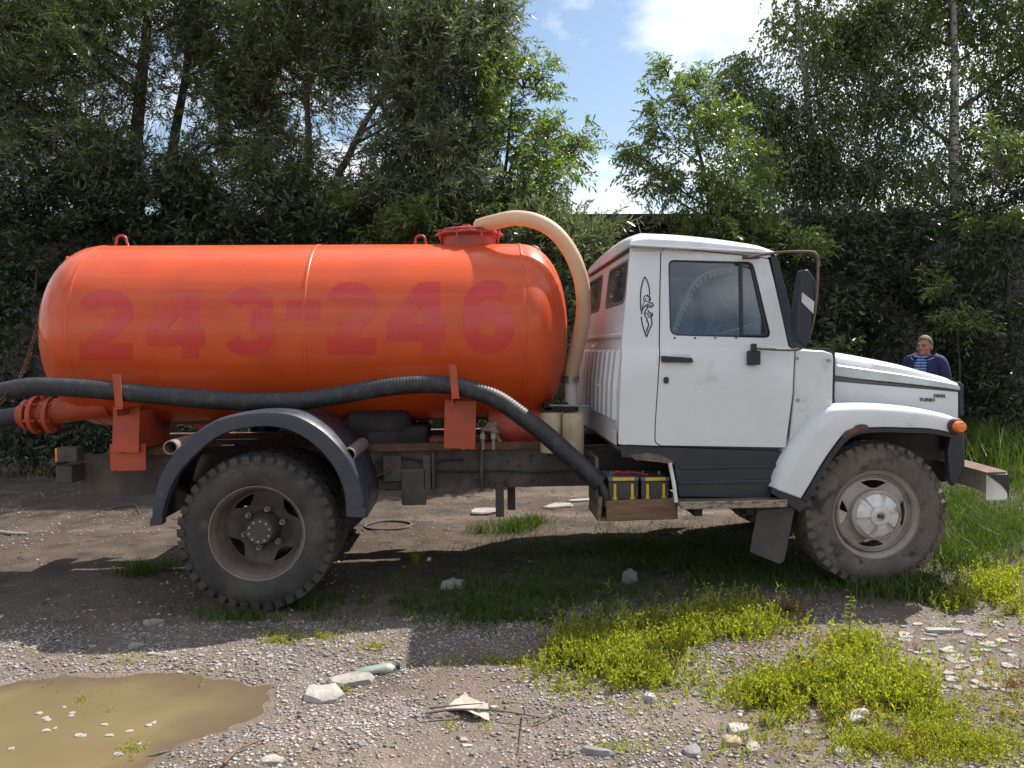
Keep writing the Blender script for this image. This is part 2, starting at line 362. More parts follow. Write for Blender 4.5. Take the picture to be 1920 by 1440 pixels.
def ground_mat():
    m = bpy.data.materials.new('muddy_gravel_ground'); m.use_nodes = True; n, l = m.node_tree.nodes, m.node_tree.links; b = n['Principled BSDF']
    tc_ = n.new('ShaderNodeTexCoord'); s = tc_.outputs['Object']
    def noise(sc, det=6, ro=.6):
        z = n.new('ShaderNodeTexNoise'); z.inputs['Scale'].default_value = sc; z.inputs['Detail'].default_value = det; z.inputs['Roughness'].default_value = ro; l.new(s, z.inputs[0]); return z.outputs[0]
    def mrange(i, a, b_, c=0., d=1.):
        r = n.new('ShaderNodeMapRange'); r.inputs[1].default_value = a; r.inputs[2].default_value = b_; r.inputs[3].default_value = c; r.inputs[4].default_value = d; l.new(i, r.inputs[0]); return r.outputs[0]
    def mix(f, c1, c2):
        x = n.new('ShaderNodeMixRGB'); l.new(f, x.inputs[0])
        for k, c in ((1, c1), (2, c2)):
            if isinstance(c, tuple): x.inputs[k].default_value = (*c, 1)
            else: l.new(c, x.inputs[k])
        return x.outputs[0]
    mud = mix(mrange(noise(1.3, 8), .38, .66), (.190, .145, .115), (.095, .070, .054))
    grit = mix(mrange(noise(85, 3), .4, .62), (.14, .115, .10), (.36, .33, .31))
    vo = n.new('ShaderNodeTexVoronoi'); vo.inputs['Scale'].default_value = 55; l.new(s, vo.inputs[0])
    peb = mix(mrange(vo.outputs['Color'], .25, .9), (.17, .15, .14), (.42, .40, .39))
    gm = mix(mrange(vo.outputs['Distance'], .25, .42), peb, (.13, .10, .085))
    col = mix(mrange(noise(2.3, 7, .66), .46, .60), mud, gm)
    col = mix(mrange(noise(9, 5), .55, .75), col, grit)
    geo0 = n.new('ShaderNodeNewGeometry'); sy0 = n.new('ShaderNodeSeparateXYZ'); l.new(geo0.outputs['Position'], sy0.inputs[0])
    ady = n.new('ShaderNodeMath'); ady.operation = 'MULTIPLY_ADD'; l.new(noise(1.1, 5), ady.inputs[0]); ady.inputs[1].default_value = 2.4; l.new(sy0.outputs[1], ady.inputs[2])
    damp_shade = mix(mrange(noise(3.2, 7), .4, .62), (.040, .028, .020), (.078, .056, .041))
    col = mix(mrange(ady.outputs[0], -.4, 1.1, 0, .92), col, damp_shade)  # damp soil, with tree shade behind the truck painted into the same brown
    geo = n.new('ShaderNodeNewGeometry'); sx = n.new('ShaderNodeSeparateXYZ'); l.new(geo.outputs['Position'], sx.inputs[0])
    wet = mrange(sx.outputs[2], -.012, -.034)
    w2 = n.new('ShaderNodeMath'); w2.operation = 'MAXIMUM'; l.new(wet, w2.inputs[0]); l.new(mrange(noise(.8, 4), .62, .70, 0, .45), w2.inputs[1])
    col = mix(w2.outputs[0], col, (.13, .092, .06))
    l.new(col, b.inputs['Base Color'])
    rr = n.new('ShaderNodeMapRange'); rr.inputs[3].default_value = .92; rr.inputs[4].default_value = .40; l.new(w2.outputs[0], rr.inputs[0]); l.new(rr.outputs[0], b.inputs['Roughness'])
    b.inputs['Specular IOR Level'].default_value = .35
    bp = n.new('ShaderNodeBump'); bp.inputs['Strength'].default_value = .9; bp.inputs['Distance'].default_value = .012
    ad = n.new('ShaderNodeMath'); ad.operation = 'ADD'; l.new(noise(60, 6, .7), ad.inputs[0]); l.new(mrange(vo.outputs['Distance'], 0, .5, .6, 0), ad.inputs[1])
    l.new(ad.outputs[0], bp.inputs['Height']); l.new(bp.outputs[0], b.inputs['Normal'])
    return m
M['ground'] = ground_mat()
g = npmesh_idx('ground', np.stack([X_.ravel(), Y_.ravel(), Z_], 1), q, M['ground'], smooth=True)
tag(g, 'bumpy brown mud and gravel yard under the truck', 'ground', kind='structure')
# puddle water
def water():
    m = bpy.data.materials.new('muddy_water'); m.use_nodes = True; n, l = m.node_tree.nodes, m.node_tree.links; b = n['Principled BSDF']
    t = n.new('ShaderNodeTexCoord'); z = n.new('ShaderNodeTexNoise'); z.inputs['Scale'].default_value = 1.6; z.inputs['Detail'].default_value = 5; l.new(t.outputs['Object'], z.inputs[0])
    r = n.new('ShaderNodeValToRGB'); r.color_ramp.elements[0].position = .35; r.color_ramp.elements[1].position = .7
    r.color_ramp.elements[0].color = (.17, .135, .066, 1); r.color_ramp.elements[1].color = (.125, .098, .056, 1); l.new(z.outputs[0], r.inputs[0])
    at = n.new('ShaderNodeAttribute'); at.attribute_name = 'depth'; z4 = n.new('ShaderNodeTexNoise'); z4.inputs['Scale'].default_value = 7; z4.inputs['Detail'].default_value = 6; l.new(t.outputs['Object'], z4.inputs[0])
    ma = n.new('ShaderNodeMath'); ma.operation = 'MULTIPLY_ADD'; l.new(z4.outputs[0], ma.inputs[0]); ma.inputs[1].default_value = .030; l.new(at.outputs['Fac'], ma.inputs[2])
    mr = n.new('ShaderNodeMapRange'); mr.inputs[1].default_value = .014; mr.inputs[2].default_value = .046; l.new(ma.outputs[0], mr.inputs[0])
    mx = n.new('ShaderNodeMixRGB'); l.new(mr.outputs[0], mx.inputs[0]); mx.inputs[1].default_value = (.105, .075, .050, 1); l.new(r.outputs[0], mx.inputs[2]); l.new(mx.outputs[0], b.inputs['Base Color'])
    b.inputs['Specular IOR Level'].default_value = .8
    b.inputs['Roughness'].default_value = .07; b.inputs['IOR'].default_value = 1.33
    z2 = n.new('ShaderNodeTexNoise'); z2.inputs['Scale'].default_value = 12; l.new(t.outputs['Object'], z2.inputs[0])
    bp = n.new('ShaderNodeBump'); bp.inputs['Strength'].default_value = .05; bp.inputs['Distance'].default_value = .01; l.new(z2.outputs[0], bp.inputs['Height']); l.new(bp.outputs[0], b.inputs['Normal'])
    return m
M['water'] = water()
wx, wy = np.meshgrid(np.linspace(-3.1, .7, 110), np.linspace(-4.2, -1.65, 80)); I2 = np.arange(wx.size).reshape(wx.shape)
q2 = np.stack([I2[:-1, :-1].ravel(), I2[:-1, 1:].ravel(), I2[1:, 1:].ravel(), I2[1:, :-1].ravel()], 1)
pw = npmesh_idx('puddle', np.stack([wx.ravel(), wy.ravel(), np.full(wx.size, WZ)], 1), q2, M['water'])
at_ = pw.data.attributes.new('depth', 'FLOAT', 'POINT'); at_.data.foreach_set('value', (WZ-gh(wx.ravel(), wy.ravel())).astype(np.float32))
tag(pw, 'shallow olive brown muddy puddle in the left foreground', 'puddle', kind='structure')
# ------------------------------------------------------------------ the truck
truck = empty('tank_truck')
tag(truck, 'white bonneted truck with an orange cylindrical tank, standing on the muddy ground', 'truck')
T = truck
WR, WF = up(482, 996, y=-1.07), up(1642, 963, y=-.93)
ZW = .465

# --- tank
TZ, TR = 1.645, .63
XL, XR, TL, TRR = -1.27, 1.60, -1.62, 1.94
prof = []
for k in range(15):
    a = math.pi/2*k/14; s, c = math.sin(a), math.cos(a)
    prof.append((XL-(XL-TL)*(c**.92), max(TR*(s**.80), .001)))
prof += [(XL+.4+.01*k, TR) for k in (0,)] + [(.18, TR), (XR-.4, TR)]
for k in range(15):
    a = math.pi/2*(14-k)/14; s, c = math.sin(a), math.cos(a)
    prof.append((XR+(TRR-XR)*(c**.92), max(TR*(s**.80), .001)))
bm = bmesh.new(); lathe(bm, prof, (0, 0, TZ), 'x', 128)
tank = fin(bm, 'tank', M['tank'], T, 50)
for x, dr in ((XL+.0, .0025), (.20, .004), (XR+.005, .004)):
    bm = bmesh.new(); w = .012
    lathe(bm, [(x-w, TR-.002), (x-w*.6, TR+dr), (x+w*.6, TR+dr), (x+w, TR-.002)], (0, 0, TZ), 'x', 128)
    fin(bm, 'weld_band', M['tank'], tank, 60)
def eye(x, y, z, r=.035, ry=0, parent=tank):
    bm = bmesh.new(); pts = [(x-r*1.9, y, z-.005), (x-r*1.25, y, z+.006)]
    for k in range(9):
        a = math.pi*(1.05-k/8*1.1); pts.append((x+r*math.cos(a), y, z+.045+r*math.sin(a)))
    pts += [(x+r*1.25, y, z+.006), (x+r*1.9, y, z-.005)]
    tube(bm, pts, .009, 8)
    fin(bm, 'lifting_eye', M['redlid'], parent, 60)
eye(-1.19, 0, 2.272); eye(.90, .05, 2.272)
bm = bmesh.new(); tube(bm, [(1.72+.05*math.cos(a), .12, 2.225+.05*math.sin(a)) for a in np.linspace(0, 2*math.pi, 14)[:-1]], .012, 8, closed=True)
fin(bm, 'lifting_eye', M['redlid'], tank, 60)
bm = bmesh.new(); tube(bm, [(-1.47, 0, 2.12), (-1.53, 0, 2.18), (-1.57, 0, 2.19)], .02, 8); fin(bm, 'lifting_eye', M['tank'], tank, 60)
# painted number, laid on the shell
def ribbon2d(path, w):
    P = [Vector(p) for p in path]; L = []; Rr = []
    for i, p in enumerate(P):
        t = (P[min(i+1, len(P)-1)]-P[max(i-1, 0)]).normalized(); n = Vector((-t.y, t.x))
        L.append(p+n*w/2); Rr.append(p-n*w/2)
    return L, Rr
def arcp(cx, cy, rx, ry, a0, a1, n=14): return [(cx+rx*math.cos(R(a0+(a1-a0)*k/n)), cy+ry*math.sin(R(a0+(a1-a0)*k/n))) for k in range(n+1)]
def seg(a, b, n=8): return [(a[0]+(b[0]-a[0])*k/n, a[1]+(b[1]-a[1])*k/n) for k in range(n+1)]
sw = .23  # stroke width in a box 0.78 wide, 1 high (v up)
DIG = {
 '2': [arcp(.39, .70, .275, .185, 168, -35) + seg((.60, .56), (.14, .115), 8), seg((.03, .115), (.76, .115))],
 '4': [seg((.60, 1.0), (.60, 0.0), 10), seg((.53, .93), (.08, .36), 8), seg((.0, .30), (.78, .30))],
 '3': [arcp(.38, .715, .25, .17, 165, -80), arcp(.38, .29, .27, .185, 85, -165)],
 '6': [arcp(.39, .335, .265, .225, 0, 360, 28), arcp(.42, .62, .29, .27, 50, 190, 16)+seg((.132, .57), (.128, .33), 4)],
 '-': [seg((.0, .62), (.5, .62))]}
def on_tank(px, py, off):
    Y = lambda z: -math.sqrt(max((TR+off)**2-(z-TZ)**2, .01))
    p = upf(px, py, Y); return Vector((p.x, Y(p.z), p.z))
for ch, x0, x1, y0, y1 in (('2', 145, 250, 543, 674), ('4', 275, 382, 543, 672), ('3', 420, 518, 538, 668), ('-', 537, 600, 530, 665), ('2', 610, 708, 528, 665), ('4', 725, 834, 528, 664), ('6', 867, 966, 525, 663)):
    wbox = .5 if ch == '-' else .78
    for si, path in enumerate(DIG[ch]):
        bm = bmesh.new()
        L, Rr = ribbon2d(path, sw if ch != '-' else .27)
        G = []
        for a, b in zip(L, Rr):
            row = []
            for k in range(5):
                q = a+(b-a)*k/4
                row.append(on_tank(x0+(x1-x0)*q.x/wbox, y1+(y0-y1)*min(max(q.y, 0), 1), .0015+.0006*si))
            G.append(row)
        grid(bm, G)
        if si == 0: keep = bm
        else:
            me = bpy.data.meshes.new('t'); bm.to_mesh(me); bm.free(); keep.from_mesh(me); bpy.data.meshes.remove(me)
    for v in keep.verts: pass
    fin(keep, 'numeral', M['digit'], tank, 80)
# --- hatch
HX = (1.024+1.483)/2
bm = bmesh.new(); lathe(bm, [(-.06, .19), (.045, .19), (.055, .215), (.058, .215)], (HX, 0, 2.275), 'z', 40, capb=True)
hatch = fin(bm, 'hatch', M['redlid'], T, 40)
bm = bmesh.new(); lathe(bm, [(0, .20), (0, .245), (.018, .245), (.02, .235)], (HX, 0, 2.335), 'z', 8, True, True)
fin(bm, 'hatch_flange', M['redlid'], hatch, 30, .004)
bm = bmesh.new(); lathe(bm, [(0, .228), (.014, .228), (.03, .15), (.034, .001)], (HX, 0, 2.358), 'z', 8, True)
fin(bm, 'hatch_lid', M['redlid'], hatch, 30, .003)
for k in range(8):
    a = 2*math.pi*(k+.5)/8; bm = bmesh.new(); c = (HX+.222*math.cos(a), .222*math.sin(a), 2.30)
    tube(bm, [c, (c[0], c[1], 2.366)], .008, 6); box(bm, (c[0], c[1], 2.364), (.026, .026, .012)); fin(bm, 'hatch_bolt', M['redlid'], hatch, 30)
bm = bmesh.new(); lathe(bm, [(0, .05), (.02, .05), (.025, .03), (.04, .028), (.045, .001)], (HX-.02, 0, 2.38), 'z', 16, True); fin(bm, 'vent_cap', M['redlid'], hatch, 35)
# --- translucent arch hose and its pipe
P = [up(a, b, y=q) for (a, b), q in zip(((897, 425), (925, 417), (965, 409), (1005, 415), (1040, 435), (1068, 470), (1087, 515), (1094, 560), (1092, 605), (1082, 650), (1073, 690), (1070, 712)), (-.10, -.20, -.28, -.32, -.34, -.34, -.33, -.31, -.28, -.24, -.20, -.18))]
C_ = resample(spline(P, 12), .0065)
bm = bmesh.new(); rr = [.0515 + (.0018 if i % 2 else -.0012) for i in range(len(C_))]
tube(bm, C_, rr, 20); tag(fin(bm, 'arch_hose', M['archhose'], T, 180), 'beige translucent suction hose arching from the hatch down behind the cab')
bm = bmesh.new(); c = C_[-1]; tube(bm, [c+Vector((0, 0, .03)), c+Vector((0, 0, -.02))], .06, 20); fin(bm, 'hose_clamp', M['steel'], T, 40)
bm = bmesh.new(); tube(bm, [c+Vector((0, 0, .0)), c+Vector((0, 0, -.30)), c+Vector((.0, .02, -.55))], .045, 16); fin(bm, 'suction_pipe', M['whitedirty'], T, 40)
# --- tank supports and hose brackets
def support(px0, py0, px1, py1, yy=-.74):
    bm = fill2d([(p.x, p.z) for p in (up(px0, py0, y=yy), up(px1, py0+3, y=yy), up(px1-2, py1, y=yy), up(px0-2, py1-3, y=yy))])
    for v in bm.verts: v.co.y = yy
    solid(bm, (0, .012, 0)); o = fin(bm, 'tank_support', M['orange'], T, 30, .002)
    a, b = up(px0+8, py0, y=yy), up(px1-8, py1, y=yy)
    bm = bmesh.new(); xm = (a.x+b.x)/2
    for x in (a.x, b.x-.02):
        box(bm, (x, yy/2-.05, (a.z+b.z)/2-.02), (.012, -yy-.13, a.z-b.z-.04))
    box(bm, (xm, yy/2-.05, b.z+.02), (b.x-a.x, -yy-.13, .014)); fin(bm, 'support_web', M['orange'], o, 30)
    m = mirror(o)
    return o
support(834, 750, 893, 843, -.66); support(212, 762, 262, 850, -.70)
def hose_bracket(px0, ptop, pbot, lean=0):
    yy = -.86; a, b = up(px0, ptop, y=yy), up(px0+6, pbot, y=yy)
    bm = bmesh.new(); d = (a-b).normalized()
    for off, s in (((0, 0, 0), (.045, .006)), ((-.0195, .02, 0), (.006, .045))):
        q = [Vector((sx*s[0]/2, sy*s[1]/2, 0))+Vector(off) for sx, sy in ((-1, -1), (1, -1), (1, 1), (-1, 1))]
        v0 = [bm.verts.new(b+p) for p in q]; v1 = [bm.verts.new(a+p) for p in q]
        bm.faces.new(v0[::-1]); bm.faces.new(v1)
        for k in range(4): bm.faces.new((v0[k], v0[(k+1) % 4], v1[(k+1) % 4], v1[k]))
    box(bm, (b.x, (yy-.64)/2, b.z-.005), (.05, -.64-yy+.05, .008)); box(bm, (b.x-.02, (yy-.64)/2, b.z-.03), (.006, -.64-yy, .05))
    return fin(bm, 'hose_bracket', M['orange'], T, 30)
hose_bracket(848, 684, 744); hose_bracket(218, 702, 764)
# --- outlet valve at the tail
y0 = -.34
def bx_(a, b): return up(a, b, y=y0)
bm = bmesh.new(); a, b = bx_(150, 768), bx_(75, 775)
tube(bm, [Vector((-1.15, y0, 1.19)), b], .085, 24); ov = fin(bm, 'outlet_valve', M['orange'], T, 40)
for px, r_ in ((98, .12), (70, .125), (52, .10)):
    bm = bmesh.new(); c = bx_(px, 778); lathe(bm, [(-.014, .02), (-.014, r_), (.014, r_), (.014, .02)], c, 'x', 20); fin(bm, 'valve_flange', M['orange'], ov, 35)
    if px != 52:
        for k in range(6):
            w = k*math.pi/3+.3; bm = bmesh.new(); q = c+Vector((0, (r_-.02)*math.cos(w), (r_-.02)*math.sin(w)))
            tube(bm, [q+Vector((-.035, 0, 0)), q+Vector((.035, 0, 0))], .010, 6); fin(bm, 'flange_bolt', M['redlid'], ov, 35)
bm = bmesh.new(); c = bx_(84, 775); tube(bm, [c, c+Vector((0, -.02, .17))], .018, 8); tube(bm, [c+Vector((-.06, -.03, .165)), c+Vector((.16, -.03, .15))], .016, 8); fin(bm, 'valve_lever', M['redlid'], ov, 35)
bm = bmesh.new(); tube(bm, [bx_(58, 778), bx_(38, 779)], .07, 20); fin(bm, 'valve_neck', M['orange'], ov, 35)
tp = spline([bx_(48, 779), bx_(20, 783), bx_(-30, 792), bx_(-80, 806), bx_(-120, 850)], 10); tp = resample(tp, .009)
bm = bmesh.new(); tube(bm, tp, [.062+(.002 if i % 2 else -.002) for i in range(len(tp))], 18); tag(fin(bm, 'outlet_hose', M['hose'], T, 180), 'black hose clamped to the orange outlet valve')
# --- chain at the tail
ca, cb = up(72, 600, y=-.45), up(38, 708, y=-.80)
cpts = [ca.lerp(cb, k/22)-Vector((0, 0, .03*math.sin(math.pi*k/22))) for k in range(23)]
cpts += [cb+Vector((-.06*k/3, -.02*k, -.035*k+(.0 if k < 3 else -.01))) for k in range(1, 5)]
bm = bmesh.new()
for i in range(len(cpts)-1):
    p, q = cpts[i], cpts[i+1]; d = (q-p).normalized(); s = d.cross(Vector((0, 1, 0))).normalized(); s = s if i % 2 else d.cross(s)
    L_ = (q-p).length*.75
    tube(bm, [(p+q)/2+d*L_*math.cos(w)*.9+s*.011*math.sin(w) for w in np.linspace(0, 2*math.pi, 9)[:-1]], .004, 5, closed=True)
ch = fin(bm, 'chain', M['rust'], T, 60); ch['kind'] = 'stuff'
# --- chassis
def rail(y, name='frame_rail'):
    bm = bmesh.new(); zt, zb = .855, .60
    box(bm, (1.2, y, (zt+zb)/2), (5.0, .008, zt-zb)); 
    for z in (zt, zb): box(bm, (1.2, y-math.copysign(.039, y), z), (5.0, .07, .008))
    return fin(bm, name, M['frame'], T, 30)
for y in (-.45, .45): rl = rail(y)
rng2 = random.Random(3)
bm = bmesh.new()
for i in range(46):
    x = .95+rng2.random()*1.15; z = .64+rng2.random()*.18; r_ = rng2.choice((.006, .006, .009, .013))
    tube(bm, [(x, -.4555, z), (x, -.4535, z)], r_, 8)
hl = fin(bm, 'rail_holes', M['ink'], T, 30); hl['kind'] = 'stuff'
for x in (-1.25, -.6, .45, 1.25, 2.0, 3.1):
    bm = bmesh.new(); box(bm, (x, 0, .73), (.09, .88, .18)); fin(bm, 'cross_member', M['under'], T, 30)
bm = bmesh.new(); box(bm, (.45, -.45, .882), (3.1, .09, .045)); fin(bm, 'subframe', M['rust'], T, 30)
bm = bmesh.new(); box(bm, (.45, .45, .882), (3.1, .09, .045)); fin(bm, 'subframe', M['rust'], T, 30)
bm = bmesh.new(); box(bm, (1.15, -.30, .90), (1.6, .03, .05)); fin(bm, 'red_rail', M['redlid'], T, 30, .003)
# hanging posts and brackets under the rail
for px in (937, 961):
    bm = bmesh.new(); a, b = up(px, 905, y=-.47), up(px, 968 if px < 950 else 955, y=-.47 if px < 950 else -.1)
    box(bm, ((a.x+b.x)/2, b.y, (a.z+b.z)/2), (.055, .05, a.z-b.z)); fin(bm, 'hanger_post', M['frame'], T, 30, .004)
for px, w, zt, zb in ((735, .12, .83, .66), (775, .16, .74, .50), (800, .05, .83, .60), (812, .02, .85, .58), (903, .02, .9, .58), (690, .08, .80, .62)):
    p = up(px, 860, y=-.50); bm = bmesh.new(); box(bm, (p.x, -.485, (zt+zb)/2), (w, .05, zt-zb)); fin(bm, 'frame_bracket', M['frame'], T, 30, .006)
bm = bmesh.new(); tube(bm, [(.62, 0, .56), (2.9, 0, .62)], .05, 14); fin(bm, 'drive_shaft', M['under'], T, 40)
bm = bmesh.new(); tube(bm, [(0, -.9, ZW), (0, .9, ZW)], .075, 16); lathe(bm, [(-.2, .08), (-.12, .2), (.12, .2), (.2, .08)], (0, 0, ZW), 'y', 20); fin(bm, 'rear_axle', M['under'], T, 40)
bm = bmesh.new(); tube(bm, [(WF.x, -.82, ZW), (WF.x, .82, ZW)], .06, 12); fin(bm, 'front_axle', M['under'], T, 40)
for y in (-.52, .52):
    for x0_, hl_ in ((0, .72), (WF.x, .58)):
        bm = bmesh.new()
        for k in range(7):
            l_ = hl_*(1-.12*k)
            for a, b in zip(np.linspace(-l_, l_, 9)[:-1], np.linspace(-l_, l_, 9)[1:]):
                za = .50+.012*(7-k)+.16*(a/hl_)**2-.0; zb_ = .50+.012*(7-k)+.16*(b/hl_)**2
                v = [bm.verts.new(q) for q in ((x0_+a, y-.035, za), (x0_+b, y-.035, zb_), (x0_+b, y+.035, zb_), (x0_+a, y+.035, za), (x0_+a, y-.035, za-.01), (x0_+b, y-.035, zb_-.01), (x0_+b, y+.035, zb_-.01), (x0_+a, y+.035, za-.01))]
                for f in ((0, 1, 2, 3), (4, 7, 6, 5), (0, 4, 5, 1), (2, 6, 7, 3)): bm.faces.new([v[i] for i in f])
        fin(bm, 'leaf_spring', M['rust'], T, 30)
# gearbox, pump, boxes between the rails
bm = bmesh.new(); lathe(bm, [(-.25, .05), (-.25, .17), (.2, .19), (.25, .06)], (1.62, -.18, .98), 'x', 20); fin(bm, 'vacuum_pump', M['redlid'], T, 35)
bm = bmesh.new(); box(bm, (.75, -.2, .93), (.42, .4, .16)); box(bm, (.72, -.2, 1.0), (.25, .3, .1)); fin(bm, 'toolbox', M['under'], T, 30, .03)
bm = bmesh.new(); box(bm, (3.35, 0, .82), (1.1, .62, .5)); box(bm, (2.75, 0, .68), (.6, .4, .35)); fin(bm, 'engine', M['under'], T, 30, .04)
for px, py in ((868, 0), (905, 0), (925, 0)):
    p = up(px, 830, y=-.5); bm = bmesh.new(); tube(bm, [(p.x, -.5, .86), (p.x, -.5, .98)], .012, 8); box(bm, (p.x, -.5, .95), (.03, .05, .035)); fin(bm, 'tie_bolt', M['greybolt'], T, 30)
rq = random.Random(9)
for z_, x0q, x1q, r_ in ((.875, .5, 2.2, .009), (.70, .55, 1.95, .006), (.79, .5, 1.2, .007)):
    bm = bmesh.new(); tube(bm, spline([(x0q+(x1q-x0q)*k/6, -.475-.01*rq.random(), z_+rq.uniform(-.018, .018)) for k in range(7)], 4), r_, 6); fin(bm, 'cable', M['black'], T, 60)
bm = bmesh.new(); lathe(bm, [(-.22, .03), (-.20, .09), (-.17, .11), (.17, .11), (.20, .09), (.22, .03)], (.62, -.30, 1.02), 'x', 20); fin(bm, 'air_tank', M['under'], T, 40)
for k in range(22):
    bm = bmesh.new(); x = .5+k*.075+rq.uniform(-.02, .02); z = rq.choice((.64, .82)); tube(bm, [(x, -.455, z), (x, -.470, z)], .011, 6); fin(bm, 'rivet', M['frame'], T, 30)
# tail light and rear cross bar
p0 = up(112, 866, y=-.62); p1 = up(148, 838, y=-.62)
bm = bmesh.new(); box(bm, ((p0.x+p1.x)/2, -.60, (p0.z+p1.z)/2), (p1.x-p0.x, .10, (p1.z-p0.z))); tl = fin(bm, 'tail_light', M['frame'], T, 30, .008)
bm = bmesh.new(); box(bm, (p0.x-.008, -.60, (p0.z+p1.z)/2), (.014, .09, (p1.z-p0.z)*.9)); fin(bm, 'lens', M['amber'], tl, 30, .003)
bm = bmesh.new(); a = up(118, 835, y=-.5); b = up(270, 862, y=-.5); box(bm, (-1.32, 0, .76), (.10, 1.24, .11)); fin(bm, 'rear_beam', M['frame'], T, 30, .006)
bm = bmesh.new(); p = up(240, 838, y=-.66); box(bm, (p.x, -.66, .87), (.22, .012, .17)); fin(bm, 'support_foot', M['orange'], T, 30, .003)
for a, b in (((323, 838), .3), ((655, 852), .3)):
    p = up(*a, y=-1.02); bm = bmesh.new()
    lathe(bm, [(0, .034), (0, .042), (.55, .042), (.55, .001)], p+Vector((0, -.03, 0)), 'y', 20)
    lathe(bm, [(0, .034), (.5, .034), (.5, .001)], p+Vector((0, -.03, 0)), 'y', 20); o = fin(bm, 'fender_tube', M['rimlip'], T, 40); mirror(o)
# brake line rod and white canisters
bm = bmesh.new(); tube(bm, [up(1030, 760, y=-.5), up(1105, 762, y=-.5)], .006, 6); fin(bm, 'rod', M['steel'], T, 40)
bm = bmesh.new(); p = up(1045, 765, y=-.2); box(bm, p, (.26, .3, .03)); box(bm, p+Vector((-.08, -.12, .03)), (.05, .06, .06)); box(bm, p+Vector((.04, -.1, .025)), (.04, .05, .04)); fin(bm, 'tank_foot', M['under'], T, 30)
def canister(pxa, pxb, pya, pyb, yy, name):
    a, b = up(pxa, pya, y=yy), up(pxb, pyb, y=yy); r_ = (b.x-a.x)/2
    bm = bmesh.new(); lathe(bm, [(0, r_*.9), (.006, r_), (a.z-b.z-.015, r_), (a.z-b.z, r_*.95), (a.z-b.z+.002, .001)], ((a.x+b.x)/2, yy+.05, b.z), 'z', 32, True)
    return fin(bm, name, M['cream'], T, 35)
canister(1056, 1097, 777, 855, -.62, 'filter_canister'); canister(1014, 1056, 776, 850, -.55, 'filter_canister')

# --- wheels
def crescent(cx, cz, r0, w, ang, n=8):
    """inner-radius lobed hand hole near the disc edge"""
    out = []
    for k in range(n+1):
        a = ang-w+2*w*k/n; out.append((cx+r0*math.cos(a), cz+r0*math.sin(a)))
    ri = r0-.052
    for k in range(1, n):
        t = 1-2*k/n; a = ang+w*t; q = r0-.052*(1-abs(t)**2.2)
        out.append((cx+q*math.cos(a), cz+q*math.sin(a)))
    return out
def make_wheel(cx, y, face, dish, RT, rear, tm, rim_m, lip_m, disc_m, inner=False):
    LG = 1.0 if rear else .45
    """y: plane of the outer rim flange; face: -1 near side"""
    s = 1 if face < 0 else -1
    w = empty('wheel', (cx, y, ZW)); w.parent = T
    bm = bmesh.new(); wid = .235
    prof = [(.012, .262), (-.004, .272), (-.018, .30), (-.030, .345), (-.026, .385), (-.012, .415), (.010, RT-.020), (.035, RT-.010), (wid/2, RT-.006), (wid-.035, RT-.010), (wid-.010, RT-.020), (wid+.012, .415), (wid+.03, .345), (wid+.01, .29), (wid-.01, .262)]
    lathe(bm, [(a*s, r_) for a, r_ in prof], (0, 0, 0), 'y', 96)
    tyre = fin(bm, 'tyre', tm, w, 40)
    # shoulder and centre lugs
    NL = 40
    bm = bmesh.new(); rr_ = random.Random(5)
    for k in range(NL):
        for row in range(3):
            a = 2*math.pi*(k+(.5 if row == 1 else (.15 if row == 2 else 0)))/NL
            yc = (.032, wid/2, wid-.032)[row]; hw = (.048, .035, .048)[row]
            dw = 2*math.pi/NL*(.31 if row != 1 else .36); sk = (.25, 0, -.25)[row]*2*math.pi/NL
            vs = []
            for da in (-dw, dw):
                for dy, sk2 in ((-hw, -sk), (hw, sk)):
                    outer = (row == 0 and dy < 0) or (row == 2 and dy > 0)
                    for q, rad in ((0, RT-.024-(.030 if outer else 0)), (1, RT+((-.008 if rear else -.012) if outer else (.002 if rear else -.004))+rr_.uniform(-.003, .002)*(1 if rear else 2.2))):
                        A = a+da+sk2; yy = yc+dy+((-.004 if dy < 0 else .004) if (outer and q == 0) else 0)
                        vs.append(bm.verts.new((rad*math.cos(A), yy*s, rad*math.sin(A))))
            for f in ((0, 1, 3, 2), (4, 6, 7, 5), (0, 4, 5, 1), (2, 3, 7, 6), (1, 5, 7, 3)): bm.faces.new([vs[i] for i in f])
    fin(bm, 'tread_lugs', tm, w, 30)['kind'] = 'stuff'
    bm = bmesh.new()   # rim barrel
    pr = [(.010, .262), (-.002, .270), (-.006, .276), (-.001, .281), (.006, .276), (.012, .262), (.018, .256), (.05, .246), (dish-.02, .236), (dish, .225), (wid-.02, .232), (wid, .275)]
    lathe(bm, [(a*s, r_) for a, r_ in pr], (0, 0, 0), 'y', 72); rim = fin(bm, 'rim', rim_m, w, 50)
    bm = bmesh.new(); lathe(bm, [(-.0065*s, .272), (-.010*s, .278), (-.002*s, .284), (.003*s, .280)], (0, 0, 0), 'y', 72); fin(bm, 'rim_flange', lip_m, w, 60)
    if inner: return w
    # disc with four hand holes
    o = [(.232*math.cos(2*math.pi*k/64), .232*math.sin(2*math.pi*k/64)) for k in range(64)]
    a0 = R(35) if rear else R(88)
    hs = [crescent(0, 0, .212, .36 if rear else .40, a0+k*math.pi/2) for k in range(4)]
    bm = fill2d(o, hs)
    bmesh.ops.subdivide_edges(bm, edges=[e for e in bm.edges if e.calc_length() > .05], cuts=2, use_grid_fill=True)
    for v in bm.verts:
        r_ = math.hypot(v.co.x, v.co.z)
        v.co.y = s*(dish+(-.035*max(0, min(1, (.17-r_)/.06)) if not rear else .03*max(0, min(1, (.2-r_)/.08))))
    solid(bm, (0, .008*s, 0)); fin(bm, 'disc', disc_m, rim, 35)
    return w
